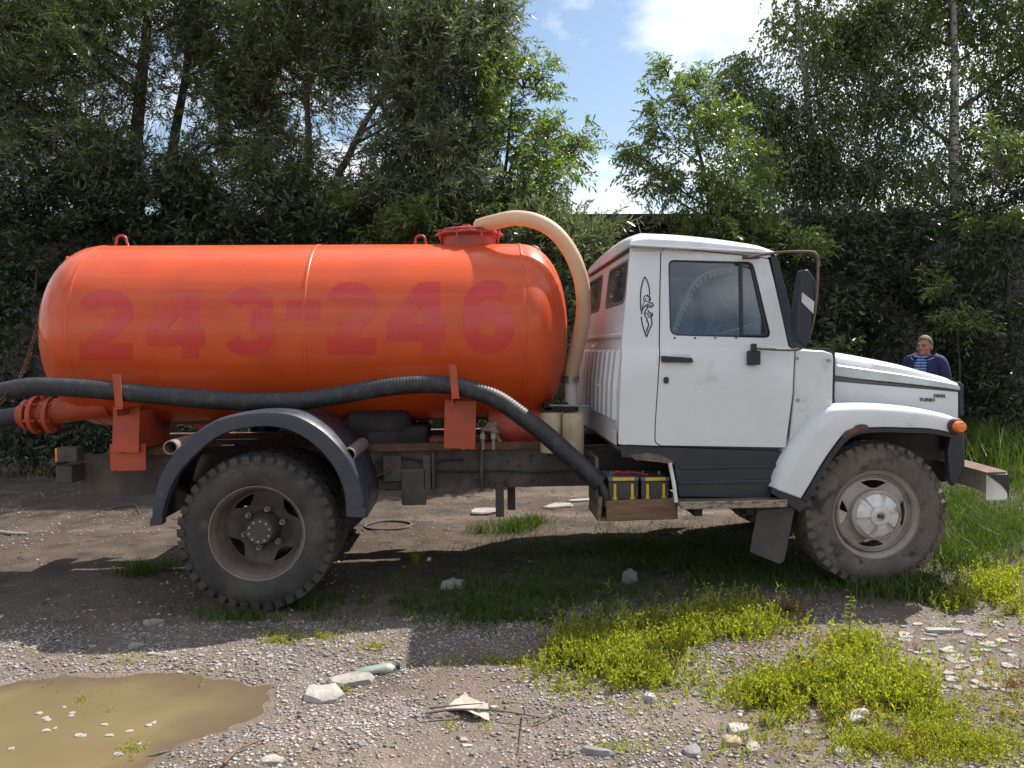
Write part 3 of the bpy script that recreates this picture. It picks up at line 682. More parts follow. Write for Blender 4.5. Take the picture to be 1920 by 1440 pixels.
for (sy, fc) in ((-1.07, -1), (1.07, 1)):
    s = 1 if fc < 0 else -1
    w = make_wheel(WR.x, sy, fc, .15, .462, True, M['tyre'], M['rim'], M['rimlip'], M['rimdisc'])
    w['label'] = 'rear wheel with deep dished rusty rim and black lugged tyre'
    w2 = make_wheel(WR.x, sy+.30*s, fc, .05, .462, True, M['tyre'], M['rim'], M['rimlip'], M['rimdisc'], inner=True)
    w2['label'] = 'inner twin of the rear wheel'
    bm = bmesh.new(); lathe(bm, [(.19*s, .10), (.12*s, .095), (.10*s, .088), (.052*s, .080), (.045*s, .074), (.045*s, .001)], (0, 0, 0), 'y', 40); fin(bm, 'hub', M['rimdisc'], w, 35)
    for k in range(10):
        a = 2*math.pi*k/10+.2; bm = bmesh.new(); c = Vector((.061*math.cos(a), .041*s, .061*math.sin(a))); tube(bm, [c+Vector((0, -.004, 0)), c+Vector((0, .006, 0))], .0075, 6); fin(bm, 'hub_bolt', M['greybolt'], w, 30)
    for k in range(6):
        a = R(17+60*k-60); c = Vector((.118*math.cos(a), .17*s, .118*math.sin(a)))
        bm = bmesh.new(); tube(bm, [c, c-Vector((0, .045*s, 0))], .019, 6); tube(bm, [c-Vector((0, .045*s, 0)), c-Vector((0, .075*s, 0))], .009, 8); fin(bm, 'wheel_nut', M['rimlip'], w, 30)
for (sy, fc) in ((-.93, -1), (.93, 1)):
    s = 1 if fc < 0 else -1
    w = make_wheel(WF.x, sy, fc, .045, .462, False, M['tyremud'], M['rimlight'], M['rimlip'], M['rimlight'])
    w['label'] = 'front wheel with muddy tyre, dusty pale rim and silver hub cap'
    bm = bmesh.new(); pr = [(.02*s, .158), (-.012*s, .158), (-.020*s, .150), (-.022*s, .140)]
    lathe(bm, pr, (0, 0, 0), 'y', 48); fin(bm, 'hub_ring', M['rimlight'], w, 35)
    bm = bmesh.new(); rings = []
    for (yo, r_, n_) in ((-.015, .140, 0), (-.026, .132, 1), (-.036, .105, 1), (-.044, .075, .5), (-.046, .062, 0), (-.056, .058, 0), (-.060, .045, 0), (-.060, .028, 0), (-.045, .026, 0), (-.045, .001, 0)):
        ring = []
        for k in range(72):
            a = 2*math.pi*k/72; ph = (a*6/(2*math.pi)+.25) % 1; notch = 1 if abs(ph-.5) < .16 else 0
            ring.append(bm.verts.new((r_*math.cos(a), s*(yo+notch*n_*.02), r_*math.sin(a))))
        rings.append(ring)
    for A, B in zip(rings, rings[1:]):
        for k in range(72): bm.faces.new((A[k], A[(k+1) % 72], B[(k+1) % 72], B[k]))
    fin(bm, 'hub_cap', M['silver'], w, 28)
    bm = bmesh.new(); tube(bm, [(0, -.045*s, 0), (0, -.066*s, 0)], .014, 6); fin(bm, 'hub_nut', M['rust'], w, 30)

# --- fenders as lofted ribbons
def loft_fender(name, outer, arch, prof, mt, parent, smooth=40, nper=8):
    O = spline([(p.x, 0, p.z) for p in outer], nper); A = spline([(p.x, 0, p.z) for p in arch], nper)
    bm = bmesh.new(); G = []
    for o, a in zip(O, A):
        row = []
        for t, y in prof: q = o.lerp(a, t); row.append(Vector((q.x, y, q.z)))
        G.append(row)
    grid(bm, G); o = fin(bm, name, mt, parent, smooth)
    sm = o.modifiers.new('s', 'SOLIDIFY'); sm.thickness = .006; sm.offset = -1
    return o
fo = [(282, 985), (285, 940), (303, 884), (343, 829), (400, 789), (460, 774), (515, 771), (561, 779), (610, 808), (650, 850), (672, 890), (684, 930), (686, 972)]
fi = [(304, 983), (309, 950), (327, 903), (362, 858), (412, 818), (465, 803), (510, 801), (550, 811), (590, 836), (622, 872), (638, 905), (646, 935), (648, 968)]
yr = -1.11
o = loft_fender('rear_fender', [up(a, b, y=yr) for a, b in fo], [up(a, b, y=yr) for a, b in fi],
    [(.0, -.50), (.0, -.80), (-.02, -1.05), (.03, -1.092), (.12, -1.108), (.5, -1.112), (.93, -1.112), (1.0, -1.10), (1.02, -1.06)], M['fender'], T)
o2 = mirror(o); o2.modifiers.new('s', 'SOLIDIFY').thickness = .006
# lower strip on the fender ends
for seg_ in (((282, 972), (305, 970), (304, 984), (281, 987)), ((649, 960), (687, 952), (684, 969), (650, 969))):
    side_panel('fender_hem', seg_, M['fender'], o, yr-.006, thick=.006, bevel=None)
# front fender
FY = -1.04
fo = [(1448, 915), (1464, 868), (1481, 838), (1503, 806), (1524, 783), (1545, 768), (1565, 761), (1600, 759), (1640, 759), (1690, 762), (1740, 768), (1775, 775), (1797, 782), (1806, 790)]
fi = [(1503, 935), (1520, 908), (1535, 882), (1550, 858), (1564, 838), (1578, 820), (1592, 810), (1620, 804), (1655, 802), (1700, 803), (1735, 804), (1765, 808), (1786, 813), (1800, 812)]
ff = loft_fender('front_fender', [up(a, b, y=FY) for a, b in fo], [up(a, b, y=FY) for a, b in fi],
    [(-.05, -.74), (-.02, -.90), (.02, -.97), (.09, -1.015), (.22, -1.037), (.45, -1.045), (.95, -1.043), (1.0, -1.03)], M['white'], T)
m_ = mirror(ff); m_.modifiers.new('s', 'SOLIDIFY').thickness = .006
ti = [(x+ (2 if i > 6 else 9), y+(9 if i > 4 else 6)) for i, (x, y) in enumerate(fi)]
tr_ = loft_fender('arch_trim', [up(a, b, y=FY+.008) for a, b in fi], [up(a, b, y=FY+.008) for a, b in ti], [(0, -1.03), (.1, -1.034), (.9, -1.034), (1, -1.02), (1.1, -.60)], M['sill'], T)
mirror(tr_).modifiers.new('s', 'SOLIDIFY').thickness = .006
# rust on the arch
rs = [(1578, 818), (1586, 808), (1600, 803), (1606, 797), (1616, 795), (1627, 797), (1630, 803), (1622, 808), (1606, 810), (1596, 815), (1584, 822)]
side_panel('rust_patch', fillet(rs, 4, 3), M['rust'], ff, -1.0505, thick=.003, bevel=None)
# lower black foot of the fender
side_panel('fender_foot', [(1449, 914), (1503, 934), (1540, 880), (1546, 884), (1512, 950), (1500, 962), (1480, 948), (1446, 925)], M['sill'], T, -1.03, thick=.04, bevel=.004)
# inner wheel housing and nose
bm = bmesh.new(); pl = [up(a, b, y=-.62) for a, b in ((1490, 905), (1590, 800), (1760, 800), (1806, 812), (1800, 900), (1770, 905), (1700, 860), (1600, 850), (1520, 905))]
b2 = fill2d([(p.x, p.z) for p in pl]); 
for v in b2.verts: v.co.y = -.60
solid(b2, (0, .02, 0)); bm.free(); o = fin(b2, 'inner_fender', M['under'], T, 30); mirror(o)
side_panel('nose_side', [(1784, 812), (1809, 800), (1810, 874), (1800, 900), (1788, 913), (1780, 900), (1778, 850)], M['sill'], T, -.99, thick=.05, bevel=.01)
mirror(bpy.data.objects['nose_side'])
NX = up(1803, 760, y=-.8).x
bm = bmesh.new(); box(bm, (NX+.005, 0, 1.02), (.05, 1.40, .40)); fin(bm, 'nose_panel', M['sill'], T, 30, .02)
bm = bmesh.new(); box(bm, (NX+.0, 0, 1.19), (.05, 1.50, .17)); gr = fin(bm, 'grille', M['sill'], T, 30, .02)
for k in range(6):
    bm = bmesh.new(); box(bm, (NX+.035, 0, .90+k*.06), (.02, 1.2, .02)); fin(bm, 'slat', M['black'], gr, 30)
for y in (-.55, .55):
    bm = bmesh.new(); lathe(bm, [(0, .10), (.03, .10), (.045, .09), (.06, .05), (.064, .001)], (NX+.02, y, .98), 'x', 28); hlm = fin(bm, 'headlight', M['chrome'], T, 40)
# indicator
c = up(1792, 799, y=-1.045)
for y_s in (1, -1):
    bm = bmesh.new(); lathe(bm, [(0, .050), (-.012, .050), (-.02, .044), (-.02, .02)], (c.x-.004, 0, 0), 'y', 28)
    bm.transform(Matrix.Translation((0, c.y*1, c.z))); b_ = fin(bm, 'indicator', M['black'], T, 40)
    bm = bmesh.new(); lathe(bm, [(0, .037), (-.03, .036), (-.045, .030), (-.05, .015), (-.051, .001)], (c.x, 0, 0), 'y', 28)
    for v in bm.verts: v.co.y += c.y-.014; v.co.z += c.z
    l_ = fin(bm, 'lens', M['amber'], b_, 40)
    if y_s == -1:
        for q in (b_, l_): q.data.transform(Matrix.Diagonal((1, -1, 1, 1))); q.data.flip_normals()

# --- hood
HY = -.80
ht = [up(a, b, y=HY) for a, b in ((1565, 659), (1620, 668), (1690, 682), (1745, 697), (1785, 708), (1799, 715))]
hb = [up(a, b, y=HY) for a, b in ((1564, 704), (1620, 711), (1690, 718), (1745, 724), (1785, 729), (1799, 732))]
ht = spline(ht, 5); hb = spline(hb, 5)
bm = bmesh.new(); G = []
for i, (a, b) in enumerate(zip(ht, hb)):
    row = []
    zt, zb = a.z, b.z
    for y, z in ((-.800, zb), (-.803, zb+.25*(zt-zb)), (-.806, zb+.42*(zt-zb)), (-.795, zb+.47*(zt-zb)), (-.778, zb+.75*(zt-zb)), (-.755, zt-.018), (-.72, zt-.002), (-.66, zt+.004), (-.45, zt+.010), (-.2, zt+.014), (0, zt+.016)):
        row.append(Vector((a.x, y, z)))
    row += [Vector((p.x, -p.y, p.z)) for p in row[-2::-1]]
    G.append(row)
grid(bm, G); hood = fin(bm, 'hood', M['white'], T, 30)
s_ = hood.modifiers.new('s', 'SOLIDIFY'); s_.thickness = .012; s_.offset = -1
# pale worn strip along the hood's lower edge
bm = bmesh.new(); G = []
for a, b in zip(ht, hb):
    zt, zb = a.z, b.z
    G.append([Vector((a.x, -.804, zb+.004)), Vector((a.x, -.8065, zb+.22*(zt-zb))), Vector((a.x, -.809, zb+.41*(zt-zb)))])
grid(bm, G); fin(bm, 'hood_lip', M['hoodedge'], hood, 30)
side_panel('hood_front_edge', [(1799, 714), (1807, 720), (1808, 782), (1799, 779)], M['sill'], T, -.79, thick=1.58, bevel=.01)
hs_ = side_panel('engine_side_panel', [(1563, 715), (1797, 735), (1797, 790), (1562, 790)], M['white'], T, -.79, thick=.02)
mirror(hs_)
side_panel('hood_gasket', [(1564, 704), (1614, 711), (1634, 714), (1798, 731), (1798, 737), (1564, 718)], M['dash'], T, -.775, thick=.02, bevel=None)
bm = bmesh.new(); box(bm, (3.95, 0, 1.12), (.75, 1.2, .25)); fin(bm, 'engine_block', M['under'], T, 30)
def text3d(txt, px, py, size, name, yy, parent, depth=.003, mt=None, lean=0):
    cu = bpy.data.curves.new('t', 'FONT'); cu.body = txt; cu.size = size; cu.extrude = depth; cu.shear = lean; cu.offset = size*.02
    ob = bpy.data.objects.new('t', cu); COL.objects.link(ob)
    dg = bpy.context.evaluated_depsgraph_get(); me = bpy.data.meshes.new_from_object(ob.evaluated_get(dg))
    bpy.data.objects.remove(ob); p = up(px, py, y=yy)
    me.transform(Matrix.Translation(p) @ Matrix.Rotation(R(90), 4, 'X') @ Matrix.Rotation(R(-3.2), 4, 'Z'))
    me.materials.clear(); return link(name, me, mt or M['badge'], parent)
text3d('TURBO', 1724, 752, .031, 'turbo_badge', -.794, T)
text3d('DIESEL', 1751, 744.5, .027, 'diesel_badge', -.796, T)

# --- cab
def YS(z): return -.985 if z < 1.49 else -.985+.022*min(1, (z-1.49)/.035)+.062*max(0, (z-1.52)/.63)
cuts = [1.2, 1.49, 1.505, 1.525, 1.6, 1.7, 1.8, 1.9, 2.0, 2.1]
side_out = [(1160, 833), (1162, 740), (1166, 640), (1174, 560), (1183, 455), (1442, 474), (1446, 481), (1437, 484), (1415, 479.5), (1257, 463.5), (1245, 465), (1238, 474), (1236, 560), (1235, 650), (1234, 700), (1228, 790), (1227, 824), (1229, 831), (1236, 836)]
cs = side_panel('cab_side', side_out, M['white'], T, YS, cuts=cuts, thick=.03, bevel=.006)
mirror(cs)
door_o = [(1240, 472), (1246, 466), (1257, 465.5), (1415, 481.5), (1441, 486), (1452, 530), (1479, 650), (1489, 657), (1486, 740), (1473, 839), (1238, 835), (1231, 830), (1229, 822), (1230, 790), (1236, 700), (1237.5, 650), (1238.5, 560)]
wo = fillet([(1253, 487), (1412, 491), (1447, 634), (1256, 629)], [12, 12, 14, 16], 5)
door = side_panel('door', door_o, M['white'], T, YS, holes=[wo], cuts=cuts, thick=.035, bevel=.005)
door_far = mirror(door)
def YG(z): return YS(z)+.016
gl = side_panel('window_glass', fillet([(1250, 484), (1415, 488), (1451, 637), (1252, 632)], 10, 3), M['glass'], door, YG, cuts=cuts, thick=.004, bevel=None)
g2 = mirror(gl, door_far)
def ring_panel(name, outer, inner, mt, parent, Y, thick=.008, bevel=.002): return side_panel(name, outer, mt, parent, Y, holes=[inner], cuts=cuts, thick=thick, bevel=bevel)
def YG2(z): return YS(z)+.006
ring_panel('window_seal', fillet([(1252, 485.5), (1413, 489.5), (1449, 636), (1254.5, 631)], [13, 13, 15, 17], 5), fillet([(1255.5, 489.5), (1410, 494), (1442, 630), (1258.5, 626.5)], [11, 11, 12, 14], 5), M['ink'], door, YG2, thick=.012)
ring_panel('quarter_light_frame', fillet([(1386, 490), (1412, 491), (1447, 634), (1389, 633)], [2, 10, 12, 2], 4), fillet([(1392, 495), (1407, 495), (1436, 627), (1394, 627)], [2, 8, 8, 2], 4), M['ink'], door, YG2, thick=.014)
# door handle, lock, mirror foot
ob = side_panel('handle_recess', fillet([(1262, 664), (1294, 664), (1296, 685), (1262, 683)], 4, 3), M['whitedirty'], door, lambda z: -.9865, thick=.002, bevel=None)
dh = side_panel('door_handle', fillet([(1241, 667), (1298, 671), (1300, 679), (1298, 680), (1242, 679)], 2, 3), M['ink'], door, lambda z: -1.012, thick=.026, bevel=.004)
side_panel('door_lock', fillet([(1245, 707), (1254, 707), (1254, 719), (1245, 719)], 3, 3), M['ink'], door, lambda z: -.995, thick=.012, bevel=.002)
for px in (1265, 1303, 1341, 1380):
    p = upf(px, 633.5, YS); bm = bmesh.new(); tube(bm, [p-Vector((0, .004, 0)), p+Vector((0, .01, 0))], .006, 8); fin(bm, 'seal_screw', M['ink'], door, 30)
# black windscreen pillar
ap = side_panel('windscreen_pillar', [(1444, 479), (1456, 477), (1474, 545), (1499, 652), (1482, 653), (1466, 590), (1453, 523)], M['ink'], T, lambda z: YS(z)+.004, cuts=cuts, thick=.05, bevel=.005)
mirror(ap)
# cowl panel between door and hood
cw_o = [(1492, 658), (1500, 656), (1545, 658), (1561, 663), (1563, 672), (1561, 760), (1530, 800), (1478, 856), (1479, 838), (1489, 742)]
cw = side_panel('cowl_panel', cw_o, M['white'], T, lambda z: -.972, thick=.03, bevel=.008)
mirror(cw)
for px, py, r_ in ((1495, 672, .010), (1554, 676, .011), (1496, 751, .011), (1484, 839, .011)):
    p = up(px, py, y=-.976); bm = bmesh.new(); tube(bm, [p+Vector((0, -.004, 0)), p+Vector((0, .006, 0))], r_, 10); fin(bm, 'panel_bolt', M['greybolt'], cw, 30, .001)
x0_ = up(1495, 657, y=-.97).x; x1_ = up(1560, 661, y=-.97).x; zc = up(1530, 658, y=-.97).z
bm = bmesh.new(); G = []
for x, dz in ((x0_-.1, .02), (x0_, .015), ((x0_+x1_)/2, .0), (x1_-.01, -.01), (x1_+.02, -.045)):
    G.append([Vector((x, y, zc+dz+.035*(1-(abs(y)/.96)**2)*1-(.02 if abs(y) > .93 else 0))) for y in np.linspace(-.958, .958, 15)])
grid(bm, G); fin(bm, 'cowl_top', M['white'], T, 40)
side_panel('hood_gap_strip', [(1560, 659), (1566, 660), (1566, 716), (1561, 760), (1556, 758), (1560, 716)], M['ink'], T, lambda z: -.93, thick=.18, bevel=None)
bm = bmesh.new(); box(bm, (3.50, 0, 1.20), (.03, 1.8, .62)); fin(bm, 'firewall', M['under'], T, 30)
# dark backing behind the door gaps
side_panel('door_frame', [(1163, 825), (1168, 640), (1185, 470), (1240, 470), (1240, 640), (1470, 655), (1500, 660), (1490, 745), (1478, 835)], M['ink'], T, lambda z: -.93 if z < 1.55 else -.905, cuts=[1.5, 1.6], thick=.012, bevel=None)
mirror(bpy.data.objects['door_frame'])
# sill with ribs
sill = side_panel('sill', [(1161, 834), (1236, 837), (1475, 846), (1464, 875), (1446, 934), (1272, 931), (1264, 869), (1190, 861), (1165, 858)], M['sill'], T, lambda z: -.968, thick=.03, bevel=.006)
mirror(sill)
for y_ in (874, 902):
    bm = bmesh.new(); a, b = up(1272, y_, y=-.97), up(1458, y_+3, y=-.97); box(bm, ((a.x+b.x)/2, -.972, (a.z+b.z)/2), (b.x-a.x, .012, .022)); fin(bm, 'sill_rib', M['sill'], sill, 30, .004)
side_panel('sill_skirt', [(1180, 853), (1215, 849), (1240, 853), (1263, 866), (1263, 871), (1240, 867), (1190, 862)], M['step'], sill, lambda z: -.975, thick=.006, bevel=None)
# rear wall, a curved sheet with two windows and ribs
def XW(z): return 2.150+.055*max(0, min(1, (z-1.25)/.5))+.05*max(0, (z-1.75)/.42)
zt, zb = 2.14, .93
hw = [fillet([(s*.12, 1.80), (s*.84, 1.80), (s*.84, 2.075), (s*.12, 2.075)], .07, 4) for s in (-1, 1)]
outl = [(-.965, zb), (.965, zb), (.965, 1.5), (.90, zt), (-.90, zt), (-.965, 1.5)]
bm = fill2d(outl, hw, [1.0, 1.1, 1.25, 1.4, 1.5, 1.6, 1.7, 1.78, 1.9, 2.0])
for x in (-.93, -.9, .9, .93): bmesh.ops.bisect_plane(bm, geom=bm.verts[:]+bm.edges[:]+bm.faces[:], plane_co=(x, 0, 0), plane_no=(1, 0, 0))
for v in bm.verts:
    y, z = v.co.x, v.co.z
    v.co = Vector((XW(z)+(.02*max(0, (abs(y)-.89)/.07)), y, z))
solid(bm, (.025, 0, 0)); rw = fin(bm, 'cab_rear_wall', M['white'], T, 40, .004)
for h in hw:
    yc = sum(p[0] for p in h)/len(h); zc_ = sum(p[1] for p in h)/len(h)
    gp = [(yc+(p[0]-yc)*1.03, zc_+(p[1]-zc_)*1.05) for p in h]
    bm = fill2d(gp); 
    for v in bm.verts: v.co = Vector((XW(v.co.z)+.010, v.co.x, v.co.z))
    solid(bm, (.004, 0, 0)); fin(bm, 'rear_window', M['glassrear'], rw, 30)
    gi = [(yc+(p[0]-yc)*.93, zc_+(p[1]-zc_)*.88) for p in h]
    bm = fill2d(h, [gi]); 
    for v in bm.verts: v.co = Vector((XW(v.co.z)-.003, v.co.x, v.co.z))
    solid(bm, (.012, 0, 0)); fin(bm, 'window_seal', M['dash'], rw, 30)
for k in range(10):
    y = -.80+k*.178; bm = bmesh.new()
    G = []
    for z in (1.06, 1.08, 1.14, 1.3, 1.46, 1.50, 1.515):
        h_ = .0 if z in (1.06, 1.515) else .022; wv = .062
        G.append([Vector((XW(z)+.002-(h_ if abs(dy) < wv*.8 else 0), y+dy, z)) for dy in (-wv, -wv*.7, wv*.7, wv)])
    grid(bm, G); fin(bm, 'rear_wall_rib', M['white'], rw, 25)
bm = bmesh.new(); box(bm, (XW(1.60)-.004, 0, 1.60), (.02, 1.86, .03)); fin(bm, 'rear_wall_bead', M['white'], rw, 30, .008)
# dirty arch below the rear wall
bm = bmesh.new(); G = []
for z, dx in ((1.02, -.012), (.93, -.012), (.90, .02), (.86, .08), (.80, .16)):
    G.append([Vector((2.148+dx, y, z)) for y in np.linspace(-.955, .955, 9)])
grid(bm, G); fin(bm, 'cab_lower_back', M['whitedirty'], T, 40)
# side corner filler
# roof
bm = bmesh.new(); G = []
xa, xb = upf(1181, 458, YS).x-.005, upf(1448, 472, YS).x+.02
xs = np.concatenate([[xa], xa+np.array([.012, .03, .06, .12]), np.linspace(xa+.25, xb-.14, 8), xb-np.array([.08, .035, .01, 0])])
def ztop(x):
    t = (x-xa)/(xb-xa)
    return 2.232+.012*math.sin(math.pi*t*.8)-.10*t**1.6
def zdrip(x):
    t = (x-xa)/(xb-xa); return 2.140-.055*t
for x in xs:
    e = min(1, math.sqrt(max(0, (x-xa)/.10))) if x < xa+.1 else (min(1, math.sqrt(max(0, (xb-x)/.09))) if x > xb-.09 else 1)
    row = []
    wfr = .935-.02*(x-xa)/(xb-xa)
    for k in range(33):
        th = math.pi*k/32; c_, s_ = math.cos(th), math.sin(th)
        yy = -wfr*math.copysign(abs(c_)**.35, c_); zz = abs(s_)**.5
        hgt = (ztop(x)-zdrip(x))*(.35+.65*e if e < 1 else 1)
        if x <= xa+.001 or x >= xb-.001: hgt *= .6
        crown = .05*(1-(yy/wfr)**2)*e
        row.append(Vector((x, yy, zdrip(x)+hgt*zz+crown*zz)))
    G.append(row)
V = grid(bm, G)
bm.faces.new(V[0]); bm.faces.new(V[-1][::-1])
roof = fin(bm, 'roof', M['white'], T, 45)
bm = bmesh.new(); G = []
for x in np.linspace(xa-.006, xb+.0, 12): G.append([Vector((x, y, zdrip(x)+dz)) for y, dz in ((-.938, .012), (-.955, .008), (-.958, -.002), (-.94, -.006))])
grid(bm, G); gt = fin(bm, 'drip_rail', M['white'], roof, 40); mirror(gt)
bm = bmesh.new(); tube(bm, [(xa, y, zdrip(xa)+.0) for y in np.linspace(-.94, .94, 8)], .010, 8); fin(bm, 'drip_rail', M['white'], roof, 60)
# visor lamp and aerial
bm = bmesh.new(); a = up(1205, 437, y=-.3); b = up(1194, 410, y=-.3); tube(bm, [a-Vector((0, 0, .05)), b], .002, 5); fin(bm, 'aerial', M['steel'], roof, 60)
# windscreen
A0, A1 = upf(1452, 478, YS), upf(1492, 650, YS)
bm = bmesh.new(); G = []
for t in np.linspace(0, 1, 8):
    q = A0.lerp(A1, t); G.append([Vector((q.x-.01+.09*(1-(abs(y)/abs(q.y))**2.5), y, q.z)) for y in np.linspace(q.y+.03, -q.y-.03, 15)])
grid(bm, G); fin(bm, 'windscreen', M['glass'], T, 60)
bm = bmesh.new(); tube(bm, [g for g in G[0]], .018, 8); tube(bm, [g for g in G[-1]], .02, 8); fin(bm, 'windscreen_seal', M['ink'], T, 60)
# interior
bm = bmesh.new(); box(bm, (2.8, 0, .90), (1.25, 1.84, .04)); fin(bm, 'cab_floor', M['dash'], T, 30)
bm = bmesh.new(); box(bm, (3.20, 0, 1.40), (.20, 1.78, .20)); fin(bm, 'dashboard', M['dash'], T, 30, .04)
for y in (-.5, .35):
    bm = bmesh.new(); box(bm, (2.62, y, 1.10), (.50, .50, .16)); box(bm, (2.44, y, 1.42), (.14, .48, .60), Matrix.Rotation(R(-8), 3, 'Y')); fin(bm, 'seat', M['seat'], T, 30, .04, seg=3)
sc = Vector((2.98, .42, 1.56)); bm = bmesh.new(); mt_ = Matrix.Rotation(R(-50), 3, 'Y')
tube(bm, [sc+mt_ @ Vector((.2*math.cos(a), .2*math.sin(a), 0)) for a in np.linspace(0, 2*math.pi, 33)[:-1]], .014, 8, closed=True)
for a in (0, 2.1, 4.2): tube(bm, [sc, sc+mt_ @ Vector((.2*math.cos(a), .2*math.sin(a), 0))], .012, 6)
tube(bm, [sc, sc+mt_ @ Vector((0, 0, -.35))], .03, 8); fin(bm, 'steering_wheel', M['dash'], T, 40)
bm = bmesh.new(); p = up(1345, 615, y=-.35); tube(bm, [p+Vector((-.03, 0, -.03)), p+Vector((.03, 0, .03))], .008, 6); fin(bm, 'lever', M['chrome'], T, 40)
# tasselled trim around the far window
fp = spline([up(a, b, y=-.78) for a, b in ((1262, 622), (1272, 590), (1285, 560), (1298, 535), (1320, 515), (1350, 505), (1385, 500), (1425, 497))], 6)
bm = bmesh.new(); tube(bm, fp, .012, 8); fr_ = fin(bm, 'window_trim', M['fringe'], T, 40)
fp = resample(fp, .034); bm = bmesh.new()
for q in fp:
    lathe(bm, [(0, .004), (-.008, .008), (-.022, .011), (-.032, .001)], q+Vector((.014, 0, -.006)), 'z', 8)
o = fin(bm, 'tassels', M['fringe'], fr_, 40); o['kind'] = 'stuff'
for (x0, x1, z0, z1) in ((2.36, 2.50, 1.5, 2.08),):
    bm = bmesh.new(); box(bm, ((x0+x1)/2, .93, (z0+z1)/2), (.05, .02, z1-z0)); fin(bm, 'inner_post', M['dash'], T, 30)
bm = bmesh.new(); box(bm, (2.70, 0, 2.12), (.90, 1.7, .02)); fin(bm, 'headliner', M['seat'], T, 30)

# decal on the rear pillar: surfboard outline with a bathing figure
def Yd(z): return YS(z)-.0012
def strokes(lists, name, parent, w):
    bm = bmesh.new()
    for pts, wk in lists:
        P = [upf(1160+x/9.6, 500+y/9.6, Yd) for x, y in pts]
        if len(P) > 2: P = spline(P, 3)
        G = []
        for i, p in enumerate(P):
            t = (P[min(i+1, len(P)-1)]-P[max(i-1, 0)]).normalized(); n = Vector((-t.z, 0, t.x)).normalized()
            taper = 1 if 0 < i < len(P)-1 else .4
            G.append([Vector((q.x, Yd(q.z), q.z)) for q in (p+n*w*wk*taper/2, p-n*w*wk*taper/2)])
        grid(bm, G)
    return fin(bm, name, M['ink'], parent, 80)
ST = [([(470, 178), (430, 280), (400, 420), (393, 560), (395, 700), (400, 800)], 1), ([(470, 178), (510, 250), (540, 340), (555, 430), (560, 520)], 1),
 ([(405, 890), (420, 1000), (450, 1120), (500, 1265)], 1), ([(500, 1265), (560, 1120), (595, 1050), (597, 980), (592, 930)], 1),
 ([(515, 525), (470, 530), (450, 580), (460, 625), (468, 635)], .8), ([(515, 525), (555, 545), (568, 590), (550, 620)], 1.3), ([(480, 570), (485, 610), (515, 630), (545, 610), (548, 570)], .7),
 ([(465, 640), (430, 700), (425, 760)], .7), ([(500, 680), (440, 750), (418, 800), (412, 860)], 1.1), ([(500, 680), (545, 730), (600, 720), (625, 690), (590, 650), (530, 650)], 1),
 ([(510, 660), (560, 700), (600, 690)], .8), ([(510, 700), (512, 750), (480, 800), (470, 870), (500, 910)], 1), ([(540, 780), (535, 810), (575, 840), (585, 910), (592, 930)], 1.1),
 ([(585, 910), (610, 860), (600, 820)], .9), ([(610, 850), (625, 890)], .8), ([(495, 900), (515, 980), (540, 1045), (510, 1130), (500, 1180)], 1.1), ([(480, 830), (520, 850), (560, 880)], .8),
 ([(500, 560), (520, 590)], .6), ([(585, 930), (540, 900), (520, 880)], .7), ([(480, 1180), (500, 1265), (530, 1190)], .9), ([(500, 520), (530, 510), (520, 545)], .8)]
tag(strokes(ST, 'decal', cs, .0078), 'black line drawing of a bathing figure on a surfboard')

# --- mirror with its tubular frame
def yy_(v): return v
mp_ = [up(1402, 483, y=-1.0), up(1440, 476, y=-1.08), up(1480, 472, y=-1.16), up(1520, 472, y=-1.22), up(1531, 478, y=-1.24), up(1534, 495, y=-1.24), up(1530, 570, y=-1.22), up(1518, 630, y=-1.18), up(1506, 650, y=-1.12), up(1490, 656, y=-1.05), up(1440, 655, y=-1.03), up(1412, 653, y=-1.02)]
bm = bmesh.new(); tube(bm, spline(mp_, 6), .0075, 8); mf = fin(bm, 'mirror_frame', M['step'], T, 60)
bm = bmesh.new(); p = up(1413, 671, y=-1.005); box(bm, p, (.075, .04, .085)); box(bm, up(1413, 652, y=-1.01), (.03, .04, .05)); fin(bm, 'mirror_foot', M['ink'], mf, 30, .006)
bm = bmesh.new(); box(bm, up(1408, 482, y=-.965), (.10, .03, .024)); fin(bm, 'mirror_bracket', M['rust'], mf, 30, .003)
mo = [(1508, 505), (1516, 505), (1531, 528), (1531, 545), (1523, 590), (1519, 640), (1510, 652), (1496, 640), (1494, 598), (1498, 560), (1504, 520)]
pl = [up(a, b, y=-1.22) for a, b in fillet(mo, 5, 3)]
bm = bmesh.new(); v0 = [bm.verts.new(p) for p in pl]; bm.faces.new(v0); solid(bm, (-.004, .09, 0)); mb = fin(bm, 'mirror_head', M['ink'], mf, 30, .008)
side_panel('mirror_reflector_strip', [(1504, 548), (1527, 566), (1525, 588), (1503, 566)], M['hoodedge'], mb, lambda z: -1.225, thick=.003, bevel=None)

# --- step, battery tray, flap, bumper
a, b = up(1268, 936, y=-1.0), up(1472, 957, y=-1.0)
zs = .585
bm = bmesh.new(); box(bm, ((a.x+b.x)/2, -.90, zs-.005), (b.x-a.x, .30, .03)); stp = fin(bm, 'step_board', M['step'], T, 30, .01)
bm = bmesh.new(); box(bm, ((a.x+b.x)/2, -1.054, zs-.012), (b.x-a.x-.02, .012, .045)); fin(bm, 'step_edge', M['stepedge'], stp, 30, .004)
bm = bmesh.new(); p, q = up(1256, 868, y=-.97), up(1268, 942, y=-1.02); tube(bm, [p, p.lerp(q, .5)+Vector((.004, 0, 0)), q], .012, 8); fin(bm, 'step_stay', M['whitedirty'], stp, 40)
for x in (a.x+.15, b.x-.2):
    bm = bmesh.new(); box(bm, (x, -.7, zs-.06), (.05, .5, .08)); fin(bm, 'step_bracket', M['under'], stp, 30)
